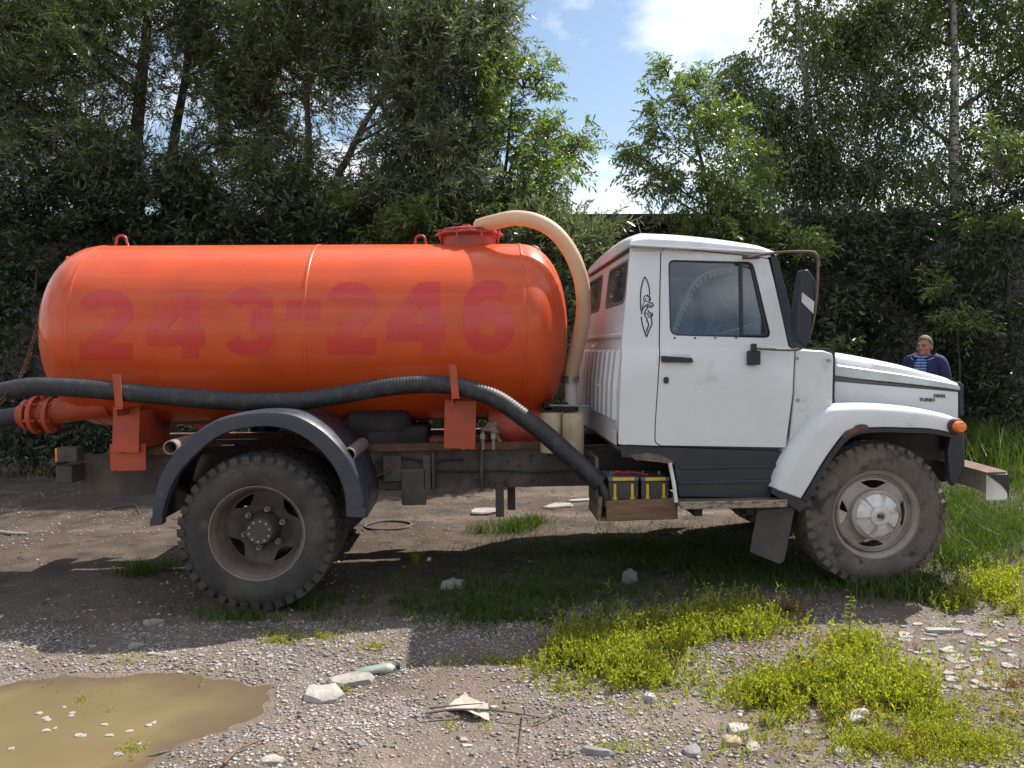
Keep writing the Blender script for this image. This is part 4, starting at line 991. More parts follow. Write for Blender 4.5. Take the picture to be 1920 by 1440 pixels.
fl = [up(a_, b_, y=-.96) for a_, b_ in fillet([(1420, 958), (1490, 950), (1474, 1056), (1466, 1061), (1408, 1037)], 4, 3)]
bm = bmesh.new(); v0 = [bm.verts.new(p) for p in fl]; bm.faces.new(v0); 
for v in bm.verts: v.co.y += .03*((.53-v.co.z)/.3)
solid(bm, (.012, .02, 0)); o = fin(bm, 'mud_flap', M['flap'], T, 30, .003); mirror(o)
tx0, tx1 = up(1127, 950, y=-.92).x, up(1263, 950, y=-.92).x; tz1 = up(1190, 936, y=-.92).z; tz0 = up(1190, 974, y=-.92).z
tray = empty('battery_tray'); tray.parent = T
tray['label'] = 'wooden battery tray made of rough boards'
def part(bm, name, mt, par, bev=.004): return fin(bm, name, mt, par, 30, bev)
bm = bmesh.new(); box(bm, ((tx0+tx1)/2+.02, -.93, (tz0+tz1)/2), (tx1-tx0-.02, .035, tz1-tz0), Matrix.Rotation(R(-1), 3, 'Y')); part(bm, 'board', M['wood'], tray)
bm = bmesh.new(); box(bm, ((tx0+tx1)/2, -.58, (tz0+tz1)/2+.02), (tx1-tx0, .03, tz1-tz0+.03)); part(bm, 'board', M['woodgrey'], tray)
for x in (tx0-.01, tx1+.01):
    bm = bmesh.new(); box(bm, (x, -.755, (tz0+tz1)/2+.01), (.025, .36, tz1-tz0+.02), Matrix.Rotation(R(5 if x < 2.2 else 0), 3, 'Y')); part(bm, 'board', M['wood'], tray)
for k in range(3):
    bm = bmesh.new(); box(bm, ((tx0+tx1)/2, -.87+k*.115, tz0+.005), (tx1-tx0+.02, .105, .02)); part(bm, 'board', M['wood'], tray)
bm = bmesh.new(); box(bm, (tx0-.02, -.75, .70), (.02, .3, .30)); part(bm, 'hanger_strap', M['frame'], tray)
bm = bmesh.new(); box(bm, ((tx0+tx1)/2, -.56, .76), (tx1-tx0+.1, .03, .12)); part(bm, 'back_plate', M['under'], tray)
# bumper: channel across the nose with returned ends
p0, p1 = up(1844, 889, y=-1.06), up(1892, 937, y=-1.06)
bp = [(p1.x, -1.06), (p1.x, 1.06)]
bm = bmesh.new(); zt_, zb_ = p0.z, p1.z
xo = p1.x
out = [(xo-.15, -1.07), (xo-.03, -1.07), (xo, -1.04), (xo+.05, -.6), (xo+.06, 0), (xo+.05, .6), (xo, 1.04), (xo-.03, 1.07), (xo-.15, 1.07)]
G = [[Vector((x, y, z)) for x, y in out] for z in (zb_, zb_+.01, zt_-.005, zt_)]
grid(bm, G); bu = fin(bm, 'bumper', M['whitedirty'], T, 30); s_ = bu.modifiers.new('s', 'SOLIDIFY'); s_.thickness = .008
bm = bmesh.new(); v = [bm.verts.new((x, y, zt_+.006)) for x, y in out]+[bm.verts.new((x, y, zt_+.02)) for x, y in ((NX-.05, .9), (NX-.05, -.9))]
bm.faces.new(v); solid(bm, (0, 0, .006)); fin(bm, 'bumper_top', M['rust'], bu, 30)
side_panel('bumper_stripe', [(1849, 889), (1892, 890), (1892, 933), (1886, 919), (1876, 908), (1863, 899)], M['sill'], bu, lambda z: -1.0755, thick=.002, bevel=None)
for y in (-.45, .45):
    bm = bmesh.new(); box(bm, (xo-.30, y, .66), (.62, .06, .09)); fin(bm, 'bumper_bracket', M['under'], bu, 30, .004)
# ------------------------------------------------------------------ shed behind the trees
shed = empty('shed', (0, 8.4, 0)); tag(shed, 'long dark brown boarded shed half hidden behind the trees and bushes', 'shed')
M['shedwood'] = mat('dark_shed_boards', (.030, .020, .022), (.055, .036, .034), rough=.85, scale=2, stretch=(.4, 4, 8), bump=.4, island=.25)
M['shedroof'] = mat('dark_roof_sheet', (.035, .022, .03), (.05, .032, .036), rough=.7, scale=3)
ztop_ = up(1070, 406, y=8.4).z
zz = 0.02; k = 0
while zz < ztop_-.12:
    h_ = .17
    for xa_, xb_ in ((-14, -3.1), (-3.09, 5.2), (5.21, 12.3), (12.31, 24)):
        bm = bmesh.new(); box(bm, ((xa_+xb_)/2, .02+.006*((k*7) % 3), zz+h_/2), (xb_-xa_-.008, .025, h_-.012)); fin(bm, 'board', M['shedwood'], shed, 30)
        k += 1
    zz += h_
bm = bmesh.new(); box(bm, (5, 1.5, ztop_/2-.1), (38, 2.9, ztop_-.2)); fin(bm, 'wall', M['under'], shed, 30)
bm = bmesh.new(); box(bm, (5, 1.4, ztop_-.03), (38.6, 3.4, .05)); fin(bm, 'roof', M['shedroof'], shed, 30)
bm = bmesh.new(); box(bm, (5, -.26, ztop_-.10), (38.6, .03, .16)); fin(bm, 'fascia', M['shedwood'], shed, 30)

# ------------------------------------------------------------------ hose on the brackets
hp = [(-60, 738), (-5, 736), (50, 726), (100, 725), (170, 729), (267, 738), (350, 746), (433, 752), (500, 753), (567, 751), (640, 740), (700, 729), (760, 722), (815, 720), (873, 728), (930, 748), (975, 778), (1019, 811), (1060, 847), (1095, 878), (1124, 906)]
yh = lambda i: -.80 if i < 15 else -.80-.09*(i-14)/6
hp = [up(a, b, y=yh(i)) for i, (a, b) in enumerate(hp)]
hp = resample(spline(hp, 10), .0065)
bm = bmesh.new(); tube(bm, hp, [.0575+(.0016 if (i % 3 == 0) else -.0012)+.001*math.sin(i*.07) for i in range(len(hp))], 24)
th = fin(bm, 'suction_hose', M['hose'], None, 180); tag(th, 'thick black ribbed hose lying along the side brackets of the orange tank', 'hose')
a, b, c = hp[-1], up(1134, 925, y=-.90), up(1136, 949, y=-.90)
bm = bmesh.new(); tube(bm, spline([a+Vector((.0, 0, -.0)), b, c], 5), .028, 14); fin(bm, 'hose_tail', M['ink'], th, 60)
# ------------------------------------------------------------------ batteries
for i, (xa_, xb_) in enumerate(((1140, 1198), (1202, 1256))):
    yb = -.90; p, q = up(xa_, 903, y=yb), up(xb_, 940, y=yb)
    bt = empty('truck_battery', ((p.x+q.x)/2, yb+.14, .535)); w_ = q.x-p.x-.006
    tag(bt, ['black truck battery with yellow arrows, nearer the hose end, under a red cable', 'black truck battery with yellow arrows, the one beside the cab step'][i], 'battery')
    h_ = p.z-.535
    bm = bmesh.new(); box(bm, (0, 0, h_/2), (w_, .28, h_)); fin(bm, 'case', M['battery'], bt, 30, .005)
    bm = bmesh.new(); box(bm, (0, 0, h_+.013), (w_+.006, .286, .025)); fin(bm, 'lid', M['dash'], bt, 30, .004)
    bm = bmesh.new(); box(bm, (0, -.1435, h_+.0155), (w_*.72, .004, .020)); fin(bm, 'label', M['yellow'], bt, 30)
    for sx in (-.29, .29):
        bm = bmesh.new(); x = sx*w_
        vs = [(x-.008, h_-.015), (x-.008, h_*.36), (x-.016, h_*.36+.012), (x-.012, h_*.28), (x, .005+h_*.1), (x+.012, h_*.28), (x+.016, h_*.36+.012), (x+.008, h_*.36), (x+.008, h_-.015)]
        f = bm.faces.new([bm.verts.new((a_, -.1425, b_)) for a_, b_ in vs]); solid(bm, (0, -.002, 0)); fin(bm, 'arrow', M['yellow'], bt, 30)
    for sx in (-.3, .3):
        bm = bmesh.new(); tube(bm, [(sx*w_, -.02, h_+.02), (sx*w_, -.02, h_+.045)], .009, 8); fin(bm, 'terminal', M['greybolt'], bt, 30)
p = up(1150, 884, y=-.84); pts = [up(a, b, y=-.82) for a, b in ((1150, 888), (1158, 884), (1170, 887), (1185, 885), (1202, 888), (1215, 890))]
bm = bmesh.new(); tube(bm, spline(pts, 5), .007, 8); tag(fin(bm, 'battery_cable', M['redwire'], None, 60), 'red cable lying loose across the battery tops', 'cable')
# crumpled work glove on the frame behind the orange support
def crumple(name, c, s, mt, seed, label, cat, n=3, par=None, rot=0, flat=.5):
    bm = bmesh.new(); bmesh.ops.create_icosphere(bm, subdivisions=n, radius=1); r_ = np.random.default_rng(seed)
    K = r_.normal(size=(7, 3)); ph = r_.uniform(0, 6, 7)
    for v in bm.verts:
        d = v.co.copy(); f = 1+sum(.10*math.sin(2.6*(K[i] @ np.array(d))+ph[i]) for i in range(7)); v.co = d*f
        v.co.z = v.co.z*flat*1.0 if v.co.z > 0 else v.co.z*flat*.5
        v.co = Vector((v.co.x*s[0], v.co.y*s[1], v.co.z*s[2]))
    bm.transform(Matrix.Translation(c) @ Matrix.Rotation(rot, 4, 'Z'))
    o = fin(bm, name, mt, par, 50); 
    if label: tag(o, label, cat)
    return o
M['glove'] = mat('dirty_cloth', (.42, .33, .24), (.16, .11, .08), rough=.9, scale=20, bump=.5)
p = up(921, 806, y=-.40); gv = crumple('work_glove', p, (.055, .05, .07), M['glove'], 4, 'dirty beige work glove draped over a bolt on the chassis', 'glove', 3, flat=.8)
for k in range(2):
    a = k*.5-.8; bm = bmesh.new(); q = p+Vector((.02+.012*k, -.02, -.02)); tube(bm, [q, q+Vector((.018, -.02, -.03-.01*(k % 2))), q+Vector((.03, -.02, -.06))], .011, 8); fin(bm, 'finger', M['glove'], gv, 60)

# ------------------------------------------------------------------ stones, rubble and litter
M['stone'] = mat('pale_grey_stone', (.30, .275, .25), (.20, .18, .16), rough=.85, scale=14, bump=.6, bscale=60, lo=.4, hi=.65)
M['stoneblue'] = mat('blue_grey_stone', (.15, .145, .145), (.22, .21, .205), rough=.8, scale=16, bump=.5, bscale=60)
M['stoneyellow'] = mat('yellow_stone', (.33, .25, .15), (.24, .19, .13), rough=.85, scale=16, bump=.5, bscale=60)
M['stonewhite'] = mat('white_stone', (.36, .33, .30), (.24, .215, .19), rough=.8, scale=18, bump=.6, bscale=50)
M['plastic'] = mat('dirty_plastic', (.38, .41, .35), (.22, .28, .23), rough=.35, scale=9, coat=.3, bump=.4, bscale=20, trans=(1, 1, 1, .2))
M['paper'] = mat('weathered_paper', (.44, .38, .31), (.30, .26, .21), rough=.8, scale=12, bump=.4, bscale=25)
def gp(px, py):
    p = up(px, py, z=0)
    for _ in range(3): p = up(px, py, z=float(gh(np.array([p.x]), np.array([p.y]))[0]))
    return p
def rock(px, py, w, d, h, mt, seed, name='stone', rot=0, slab=False):
    """w, d, h in metres, standing on the ground at the pixel"""
    r_ = np.random.default_rng(seed); p = gp(px, py); bm = bmesh.new()
    n = r_.integers(7, 10); ang = np.sort(r_.uniform(0, 2*math.pi, n)+0); ang = np.linspace(0, 2*math.pi, n, endpoint=False)+r_.uniform(-.25, .25, n)
    rr = r_.uniform(.78, 1.1, n)
    lv = ((0, .96, -.3), (0, 1.0, .35), (.06, .82, .9), (.10, .45, 1.05)) if not slab else ((0, .98, -.2), (0, 1.0, .55), (.02, .93, .95), (.02, .5, 1.0))
    R_ = []
    for _, sc_, z in lv:
        R_.append([bm.verts.new((w/2*rr[i]*sc_*math.cos(ang[i])*r_.uniform(.93, 1.07), d/2*rr[i]*sc_*math.sin(ang[i])*r_.uniform(.93, 1.07), h*z*r_.uniform(.8, 1.2)-h*.18)) for i in range(n)])
    for A, B in zip(R_, R_[1:]):
        for i in range(n): bm.faces.new((A[i], A[(i+1) % n], B[(i+1) % n], B[i]))
    bm.faces.new(R_[-1]); bm.faces.new(R_[0][::-1])
    bm.transform(Matrix.Rotation(r_.uniform(-.12, .12), 4, 'X') @ Matrix.Rotation(rot, 4, 'Z'))
    return fin(bm, name, mt, None, 32, .0015, loc=p)
def T_(o, l, c): return tag(o, l, c)
T_(rock(606, 1309, .205, .13, .050, M['stonewhite'], 1, 'concrete_lump', .1, True), 'white rounded concrete lump on the gravel to the right of the puddle', 'rubble')
T_(rock(660, 1279, .24, .12, .03, M['stone'], 2, 'flat_stone', .15, True), 'flat beige stone slab touching the crumpled green bottle', 'stone')
T_(rock(1385, 1372, .105, .085, .03, M['stonewhite'], 5, 'stone', 0), 'pale oval stone in the right foreground, upper of a pair', 'stone')
T_(rock(1372, 1393, .10, .07, .025, M['stoneyellow'], 6, 'stone', .4), 'yellowish oval stone just below the pale oval one in the right foreground', 'stone')
T_(rock(1296, 1412, .085, .08, .025, M['stoneblue'], 7, 'stone', .9), 'bluish grey stone at the bottom edge beneath the yellowish one', 'stone')
T_(rock(1412, 1404, .10, .06, .02, M['stone'], 17, 'stone', .9), 'rough grey stone to the right of the yellowish oval one', 'stone')
T_(rock(1218, 1312, .06, .09, .03, M['stonewhite'], 8, 'stone', 0), 'small upright pale stone beside the sparse weeds left of the bright patch', 'stone')
T_(rock(1180, 1090, .12, .10, .085, M['stoneblue'], 9, 'boulder', .3), 'round grey boulder in the dark grass under the cab', 'stone')
T_(rock(850, 1100, .16, .14, .05, M['stone'], 10, 'stone', .3), 'grey angular stone in the truck shadow between the wheels', 'stone')
T_(rock(1768, 1184, .22, .07, .02, M['stone'], 11, 'flat_stone', -.1, True), 'long flat pale slab at the right beyond the weed patch', 'stone')
T_(rock(288, 1168, .11, .07, .02, M['stone'], 12, 'flat_stone', 0, True), 'flat pale stone in the shadow in front of the rear wheel', 'stone')
T_(rock(1570+10, 1410, .09, .06, .016, M['stone'], 13, 'stone', .5), 'plain grey stone on the bare ground below the yellow weeds', 'stone')
T_(rock(255, 1212, .09, .08, .02, M['stone'], 14, 'flat_stone', 0, True), 'flat grey stone at the edge of the truck shadow above the puddle', 'stone')
T_(rock(510, 1430, .1, .05, .025, M['stonewhite'], 15, 'stone', 0), 'white stone at the bottom edge right of the puddle', 'stone')
T_(rock(1120, 1412, .16, .05, .022, M['stoneblue'], 16, 'stone', -.4), 'dark slate chunk at the bottom edge below the broken twigs', 'stone')
# slabs of slate strewn on the right
r3 = random.Random(11)
for k in range(60):
    px, py = r3.uniform(1690, 1915), r3.uniform(1165, 1300)
    o = rock(px, py, r3.uniform(.035, .09), r3.uniform(.03, .07), r3.uniform(.005, .014), M[r3.choice(['stone', 'stone', 'stonewhite', 'stoneblue'])], 100+k, 'slate_chip', r3.uniform(-.4, .4), True)
    tag(o, 'flat slate chip strewn on the open ground at the right edge', 'stone', 'slate chips at the right')
for k in range(44):
    px, py = r3.uniform(0, 700), 1235+r3.gauss(0, 16)
    if r3.random() < .45: px, py = r3.uniform(560, 1700), r3.uniform(1290, 1435)
    o = rock(px, py, r3.uniform(.02, .05), r3.uniform(.02, .04), r3.uniform(.006, .015), M[r3.choice(['stone', 'stone', 'stonewhite', 'stoneblue'])], 200+k, 'stone', r3.uniform(-1, 1), True)
    tag(o, 'small angular stone lying loose on the gravel of the foreground', 'stone', 'loose stones on the foreground gravel')
for k in range(18):
    px, py = r3.choice([(r3.gauss(60, 35), r3.gauss(1375, 25)), (r3.gauss(170, 50), r3.gauss(1385, 20)), (r3.uniform(30, 300), r3.uniform(1290, 1430))])
    o = rock(px, py, r3.uniform(.02, .045), r3.uniform(.02, .035), .010, M['stone'], 300+k, 'stone', 0, True); o.location.z = WZ-.004
    tag(o, 'small flat stone just breaking the surface of the muddy puddle', 'stone', 'stones in the puddle')
# crumpled bottle
p = gp(706, 1262); bm = bmesh.new(); ax = Vector((1, .25, 0)).normalized()
tube(bm, [p+ax*t+Vector((0, 0, .022)) for t in (-.10, -.085, -.05, 0, .04, .07, .085, .095)], [.012, .026, .033, .024, .034, .028, .014, .013], 16)
for v in bm.verts: v.co.z = p.z+(v.co.z-p.z)*.72+.004*math.sin(v.co.x*160+v.co.y*90); v.co.y += .004*math.sin(v.co.x*120)
bo = fin(bm, 'crushed_bottle', M['plastic'], None, 50); tag(bo, 'crushed greenish plastic bottle lying on the gravel behind the flat stone', 'bottle')
bm = bmesh.new(); tube(bm, [p+ax*.095+Vector((0, 0, .022)), p+ax*.11+Vector((0, 0, .022))], .016, 12); fin(bm, 'cap', M['fender'], bo, 40)
# folded sheet, wrapper, black lump
def sheet(pts, mt, name, lab, cat, h=.012, sub=3, amp=.008, seed=0):
    P = [gp(a, b) for a, b in pts]; bm = bmesh.new(); vs = [bm.verts.new(q+Vector((0, 0, h+(.02 if i % 2 else 0)))) for i, q in enumerate(P)]
    bm.faces.new(vs); bmesh.ops.triangulate(bm, faces=bm.faces[:]); bmesh.ops.subdivide_edges(bm, edges=bm.edges[:], cuts=sub, use_grid_fill=True)
    r_ = random.Random(seed)
    for v in bm.verts: v.co.z += r_.uniform(-amp, amp)*.5+amp*math.sin(v.co.x*60+v.co.y*40)*.5
    solid(bm, (0, 0, .002)); o = fin(bm, name, mt, None, 50); tag(o, lab, cat); return o
sheet([(834, 1332), (872, 1314), (886, 1318), (915, 1336), (918, 1356), (880, 1350)], M['paper'], 'paper_sheet', 'torn beige sheet of card lying under the broken twigs', 'litter', seed=1)
p = gp(1604, 1352); crumple('wrapper', p+Vector((0, 0, .012)), (.052, .03, .035), M['paper'], 8, 'crumpled white wrapper below the yellow green weeds', 'litter', 3, rot=.2, flat=.8)
p = gp(1512, 1246); bm = bmesh.new(); box(bm, p+Vector((0, 0, .02)), (.075, .05, .06), Matrix.Rotation(.3, 3, 'Z')); tag(fin(bm, 'rubber_block', M['black'], None, 30, .012), 'small black rubber block lying in the bright weeds', 'litter')
# sticks
def stick(pts, r_, lab, name='twig', mt=None, lift=.012):
    P = [gp(a, b)+Vector((0, 0, lift+(.006 if i % 2 else 0))) for i, (a, b) in enumerate(pts)]
    P = spline(P, 5); bm = bmesh.new(); tube(bm, P, [r_*(1.1-.7*i/len(P)) for i in range(len(P))], 7); return tag(fin(bm, name, mt or M['woodgrey'], None, 60), lab, 'twig')
stick([(797, 1351), (850, 1346), (915, 1344), (960, 1352), (1018, 1359)], .0055, 'longest grey twig lying across the card on the foreground gravel', lift=.03)
stick([(805, 1343), (860, 1340), (905, 1334)], .004, 'short grey twig just behind the longest one', lift=.035)
stick([(1000, 1362), (1040, 1345), (1072, 1330)], .0035, 'thin dark twig slanting right from the end of the longest one')
stick([(980, 1345), (978, 1380), (972, 1416)], .0035, 'thin twig pointing towards the viewer in the foreground')
stick([(982, 1318), (990, 1340), (998, 1356)], .003, 'tiny twig standing behind the longest one')
stick([(0, 1000), (25, 1004), (52, 1003)], .016, 'pale thick branch on the mud at the left edge', 'branch', M['stone'])
stick([(200, 958), (250, 950), (262, 965)], .008, 'crooked brown twig on the mud left of the rear wheel')
stick([(380+40, 1438), (450, 1412), (495, 1392)], .006, 'yellowish reed stem at the right edge of the puddle', mt=M['wood'])
stick([(255, 1428), (290, 1418), (318, 1408)], .010, 'dark rotten stick half sunk in the puddle', lift=.0)
stick([(925, 1085+5), (930, 1130), (887, 1165)], .003, 'thin dry stalk in the truck shadow')
# planks in the shadow
for (px, py, w, ro, lab) in ((1010, 1160, .20, -.35, 'broken grey plank piece in the grass below the frame'), (1040, 1152, .12, -.3, 'shorter plank splinter beside the broken plank'), (915, 1118, .15, -.05, 'thin board offcut lying flat in the truck shadow')):
    p = gp(px, py); bm = bmesh.new(); box(bm, p+Vector((0, 0, .012)), (w, .05, .014), Matrix.Rotation(ro, 3, 'Z') @ Matrix.Rotation(.06, 3, 'Y')); tag(fin(bm, 'plank', M['woodgrey'], None, 30, .002), lab, 'plank')
for (px, py, w, d, lab) in ((910, 960, .36, .28, 'flat grey slab lying on the sunlit ground beyond the frame posts'), (1050, 950, .34, .2, 'flat pale slab beyond the truck to the right of the posts'), (1090, 940, .3, .12, 'dark board fragment beyond the truck near the battery tray')):
    tag(rock(px, py, w, d, .025, M['stone'], int(px), 'ground_slab', .2, True), lab, 'slab')
# old tyre ring half buried
p = gp(728, 986); bm = bmesh.new(); tube(bm, [p+Vector((.20*math.cos(a), .17*math.sin(a), .004)) for a in np.linspace(0, 2*math.pi, 41)[:-1]], .012, 8, closed=True); tag(fin(bm, 'cable_ring', M['woodgrey'], None, 60), 'coiled thin cable ring lying on the mud beyond the rear wheel', 'cable')

# ------------------------------------------------------------------ gravel (far too many to count)
def in_puddle(x, y): return (pdist(x, y, PUD)+.26*fbm(x, y, 2.6, 4, 3) < .09+.05*fbm(x, y, 5, 2, 8))
def scatter_chips(n, xr, yr_, smin, smax, mt, name, lab, dens=None, seed=0):
    r_ = np.random.default_rng(seed); x = r_.uniform(*xr, n); y = r_.uniform(*yr_, n)
    keep = ~in_puddle(x, y)
    if dens is not None: keep &= r_.uniform(0, 1, n) < dens(x, y)
    x, y = x[keep], y[keep]; m = len(x)
    s = smin+(smax-smin)*r_.beta(1.1, 4.5, m)
    base = np.array([(1, 0, 0), (.2, .85, .1), (-.8, .45, 0), (-.75, -.5, .1), (.3, -.8, 0), (.1, .05, .55), (-.1, 0, -.5)], float)
    P = base[None]*(1+r_.uniform(-.35, .35, (m, 7, 3))); P[..., 2] *= r_.uniform(.35, 1.0, (m, 1))
    a = r_.uniform(0, 2*np.pi, m); c, sn = np.cos(a)[:, None], np.sin(a)[:, None]
    X = P[..., 0]*c-P[..., 1]*sn; Y = P[..., 0]*sn+P[..., 1]*c; Z = P[..., 2]
    tlt = r_.uniform(-.4, .4, (m, 1)); Z = Z+X*tlt
    X, Y, Z = X*s[:, None]+x[:, None], Y*s[:, None]+y[:, None], Z*s[:, None]+(gh(x, y)+s*.12)[:, None]
    co = np.stack([X, Y, Z], -1).reshape(-1, 3)
    F_ = np.array([(0, 1, 5), (1, 2, 5), (2, 3, 5), (3, 4, 5), (4, 0, 5), (1, 0, 6), (2, 1, 6), (3, 2, 6), (4, 3, 6), (0, 4, 6)])
    idx = (F_[None]+7*np.arange(m)[:, None, None]).reshape(-1, 3)
    return tag(npmesh_idx(name, co, idx, mt), lab, 'gravel', kind='stuff')
M['gravel'] = mat('gravel_chips', (.33, .30, .275), (.19, .165, .15), rough=.8, scale=3, lo=.35, hi=.65, island=.55, bump=.3, bscale=150)
def dens1(x, y):
    d = fbm(x, y, 1.6, 4, 21)*2.2+.55
    d = d+.5*np.exp(-((y+1.86-.05*np.sin(x*3))/.16)**2)*(x < .6)
    d = d-.8*np.exp(-(((x-1.15)/.35)**2+((y+2.9)/.25)**2))
    return np.clip(d, .03, 1)
scatter_chips(70000, (-1.6, 4.2), (-3.6, -1.2), .0035, .022, M['gravel'], 'gravel', 'angular grey gravel chips over the mud in the foreground', dens1, 5)
scatter_chips(16000, (-4, 7), (-1.6, 3.5), .006, .024, M['gravel'], 'gravel', 'sparse stone chips on the mud under and beyond the truck', lambda x, y: np.clip(fbm(x, y, 1.1, 4, 33)*2+.3, .02, 1), 6)
# ------------------------------------------------------------------ the man behind the bonnet
px_ = up(1733, 652, y=3.3); man = empty('person', (px_.x-.0, 3.3, .0)); man.rotation_euler = (0, 0, R(-54))
tag(man, 'short haired man in navy jacket and blue striped shirt standing behind the bonnet', 'person')
bm = bmesh.new()
def ell(c, s, rot=None, n=3):
    b = bmesh.new(); bmesh.ops.create_icosphere(b, subdivisions=n, radius=1); b.transform(Matrix.Translation(c) @ (rot or Matrix.Identity(4)) @ Matrix.Diagonal((*s, 1)))
    me = bpy.data.meshes.new('t'); b.to_mesh(me); b.free(); bm.from_mesh(me); bpy.data.meshes.remove(me)
HZ = 1.515
ell((0, .012, HZ+.015), (.076, .094, .100)); ell((0, -.022, HZ-.045), (.060, .068, .072)); ell((0, -.066, HZ-.094), (.030, .026, .024))
ell((0, -.098, HZ-.030), (.014, .018, .022)); tube(bm, [(0, -.082, HZ+.012), (0, -.112, HZ-.034)], [.010, .015], 10)
ell((0, -.078, HZ+.020), (.058, .020, .012)); ell((0, -.084, HZ-.066), (.024, .014, .0065)); ell((0, -.082, HZ-.077), (.021, .013, .006))
for s in (-1, 1):
    ell((s*.078, .012, HZ-.02), (.010, .020, .032)); ell((s*.046, -.055, HZ-.035), (.022, .022, .018))
    ell((s*.030, -.079, HZ+.002), (.013, .012, .009))
tube(bm, [(0, .02, 1.34), (0, .012, 1.42), (0, .006, 1.48)], [.075, .058, .056], 16)
ell((0, .01, 1.22), (.155, .10, .17)); ell((0, .01, 1.02), (.135, .095, .16)); ell((0, .01, .88), (.15, .10, .12))
for s in (-1, 1):
    sh, el_, wr = Vector((s*.175, .01, 1.315)), Vector((s*.225, .035, 1.05)), Vector((s*.215, -.05, .83))
    tube(bm, [(s*.06, .01, 1.34), sh, el_, wr], [.05, .055, .040, .025], 12); ell(sh, (.055, .055, .055))
    pal = wr+Vector((0, -.02, -.055)); tube(bm, [wr, pal, pal+Vector((0, -.005, -.03))], [.026, .034, .030], 10)
    for k, (ln, of) in enumerate(((.070, -.028), (.080, -.010), (.075, .009), (.058, .026))):
        b0 = pal+Vector((s*.0, of, -.025)); b1 = b0+Vector((-s*.004, -.004, -ln*.5)); b2 = b1+Vector((-s*.016, -.004, -ln*.45))
        tube(bm, [b0, b1, b2], [.010, .009, .007], 8)
    tube(bm, [pal+Vector((0, -.025, .02)), pal+Vector((-s*.008, -.045, -.010)), pal+Vector((-s*.012, -.048, -.042))], [.013, .011, .009], 8)
    hp_, kn, an = Vector((s*.085, .01, .84)), Vector((s*.095, -.01, .46)), Vector((s*.10, .03, .08))
    tube(bm, [hp_, kn, an], [.085, .058, .040], 14); ell(an+Vector((0, -.05, -.035)), (.04, .11, .035))
body = fin(bm, 'body', M['skin'], man, 180); m_ = body.modifiers.new('r', 'REMESH'); m_.mode = 'VOXEL'; m_.voxel_size = .0065; m_.use_smooth_shade = True
m_ = body.modifiers.new('sm', 'SMOOTH'); m_.iterations = 2; m_.factor = .5
# eyes and brows
for s in (-1, 1):
    bm = bmesh.new(); ell((s*.030, -.0885, HZ+.002), (.009, .004, .0045)); fin(bm, 'eye', M['ink'], man, 180)
    bm = bmesh.new(); ell((s*.031, -.092, HZ+.020), (.018, .006, .0045)); fin(bm, 'eyebrow', M['hair'], man, 180)
bm = bmesh.new(); bmesh.ops.create_icosphere(bm, subdivisions=5, radius=1)
rr_ = random.Random(2)
for v in bm.verts:
    d = v.co.copy(); k = 1.06+.02*math.sin(d.x*40+d.y*23)+.015*math.sin(d.z*37+d.x*11)
    v.co = Vector((d.x*.079*k, .014+d.y*.097*k, HZ+.020+d.z*.103*k))
dead = [v for v in bm.verts if (v.co.y < -.035 and v.co.z < HZ+.072) or (v.co.y < .0 and v.co.z < HZ+.03) or v.co.z < HZ-.06 or (v.co.y < .04 and v.co.z < HZ-.012)]
bmesh.ops.delete(bm, geom=dead, context='VERTS'); fin(bm, 'hair', M['hair'], man, 180)
# striped shirt
def stripe():
    m = bpy.data.materials.new('striped_cloth'); m.use_nodes = True; n, l = m.node_tree.nodes, m.node_tree.links
    t = n.new('ShaderNodeTexCoord'); sx = n.new('ShaderNodeSeparateXYZ'); l.new(t.outputs['Object'], sx.inputs[0])
    mu = n.new('ShaderNodeMath'); mu.operation = 'MULTIPLY'; mu.inputs[1].default_value = 1/.034; l.new(sx.outputs[2], mu.inputs[0])
    fr = n.new('ShaderNodeMath'); fr.operation = 'FRACT'; l.new(mu.outputs[0], fr.inputs[0])
    gt_ = n.new('ShaderNodeMath'); gt_.operation = 'GREATER_THAN'; gt_.inputs[1].default_value = .55; l.new(fr.outputs[0], gt_.inputs[0])
    mx = n.new('ShaderNodeMixRGB'); mx.inputs[1].default_value = (.015, .05, .24, 1); mx.inputs[2].default_value = (.20, .33, .55, 1); l.new(gt_.outputs[0], mx.inputs[0]); l.new(mx.outputs[0], n['Principled BSDF'].inputs['Base Color'])
    n['Principled BSDF'].inputs['Roughness'].default_value = .9; return m
M['stripe'] = stripe()
TOR = [(1.405, .072, .066), (1.39, .10, .075), (1.36, .14, .088), (1.32, .165, .105), (1.22, .172, .118), (1.10, .160, .115), (.98, .155, .112), (.86, .168, .118)]
def torso(name, mt, grow, a0, a1, rows, z_off=0):
    bm = bmesh.new(); G = []
    for z, rx, ry in rows:
        G.append([Vector(((rx+grow)*math.sin(a), .012-(ry+grow)*math.cos(a), z+z_off+.008*math.sin(a*5+z*20))) for a in np.linspace(a0, a1, 41)])
    grid(bm, G); o = fin(bm, name, mt, man, 60); s_ = o.modifiers.new('s', 'SOLIDIFY'); s_.thickness = .006; return o
torso('shirt', M['stripe'], .004, 0, 2*math.pi, TOR)
jk = torso('jacket', M['jacket'], .020, .42, 2*math.pi-.42, [(z, rx, ry) for z, rx, ry in TOR[1:]])
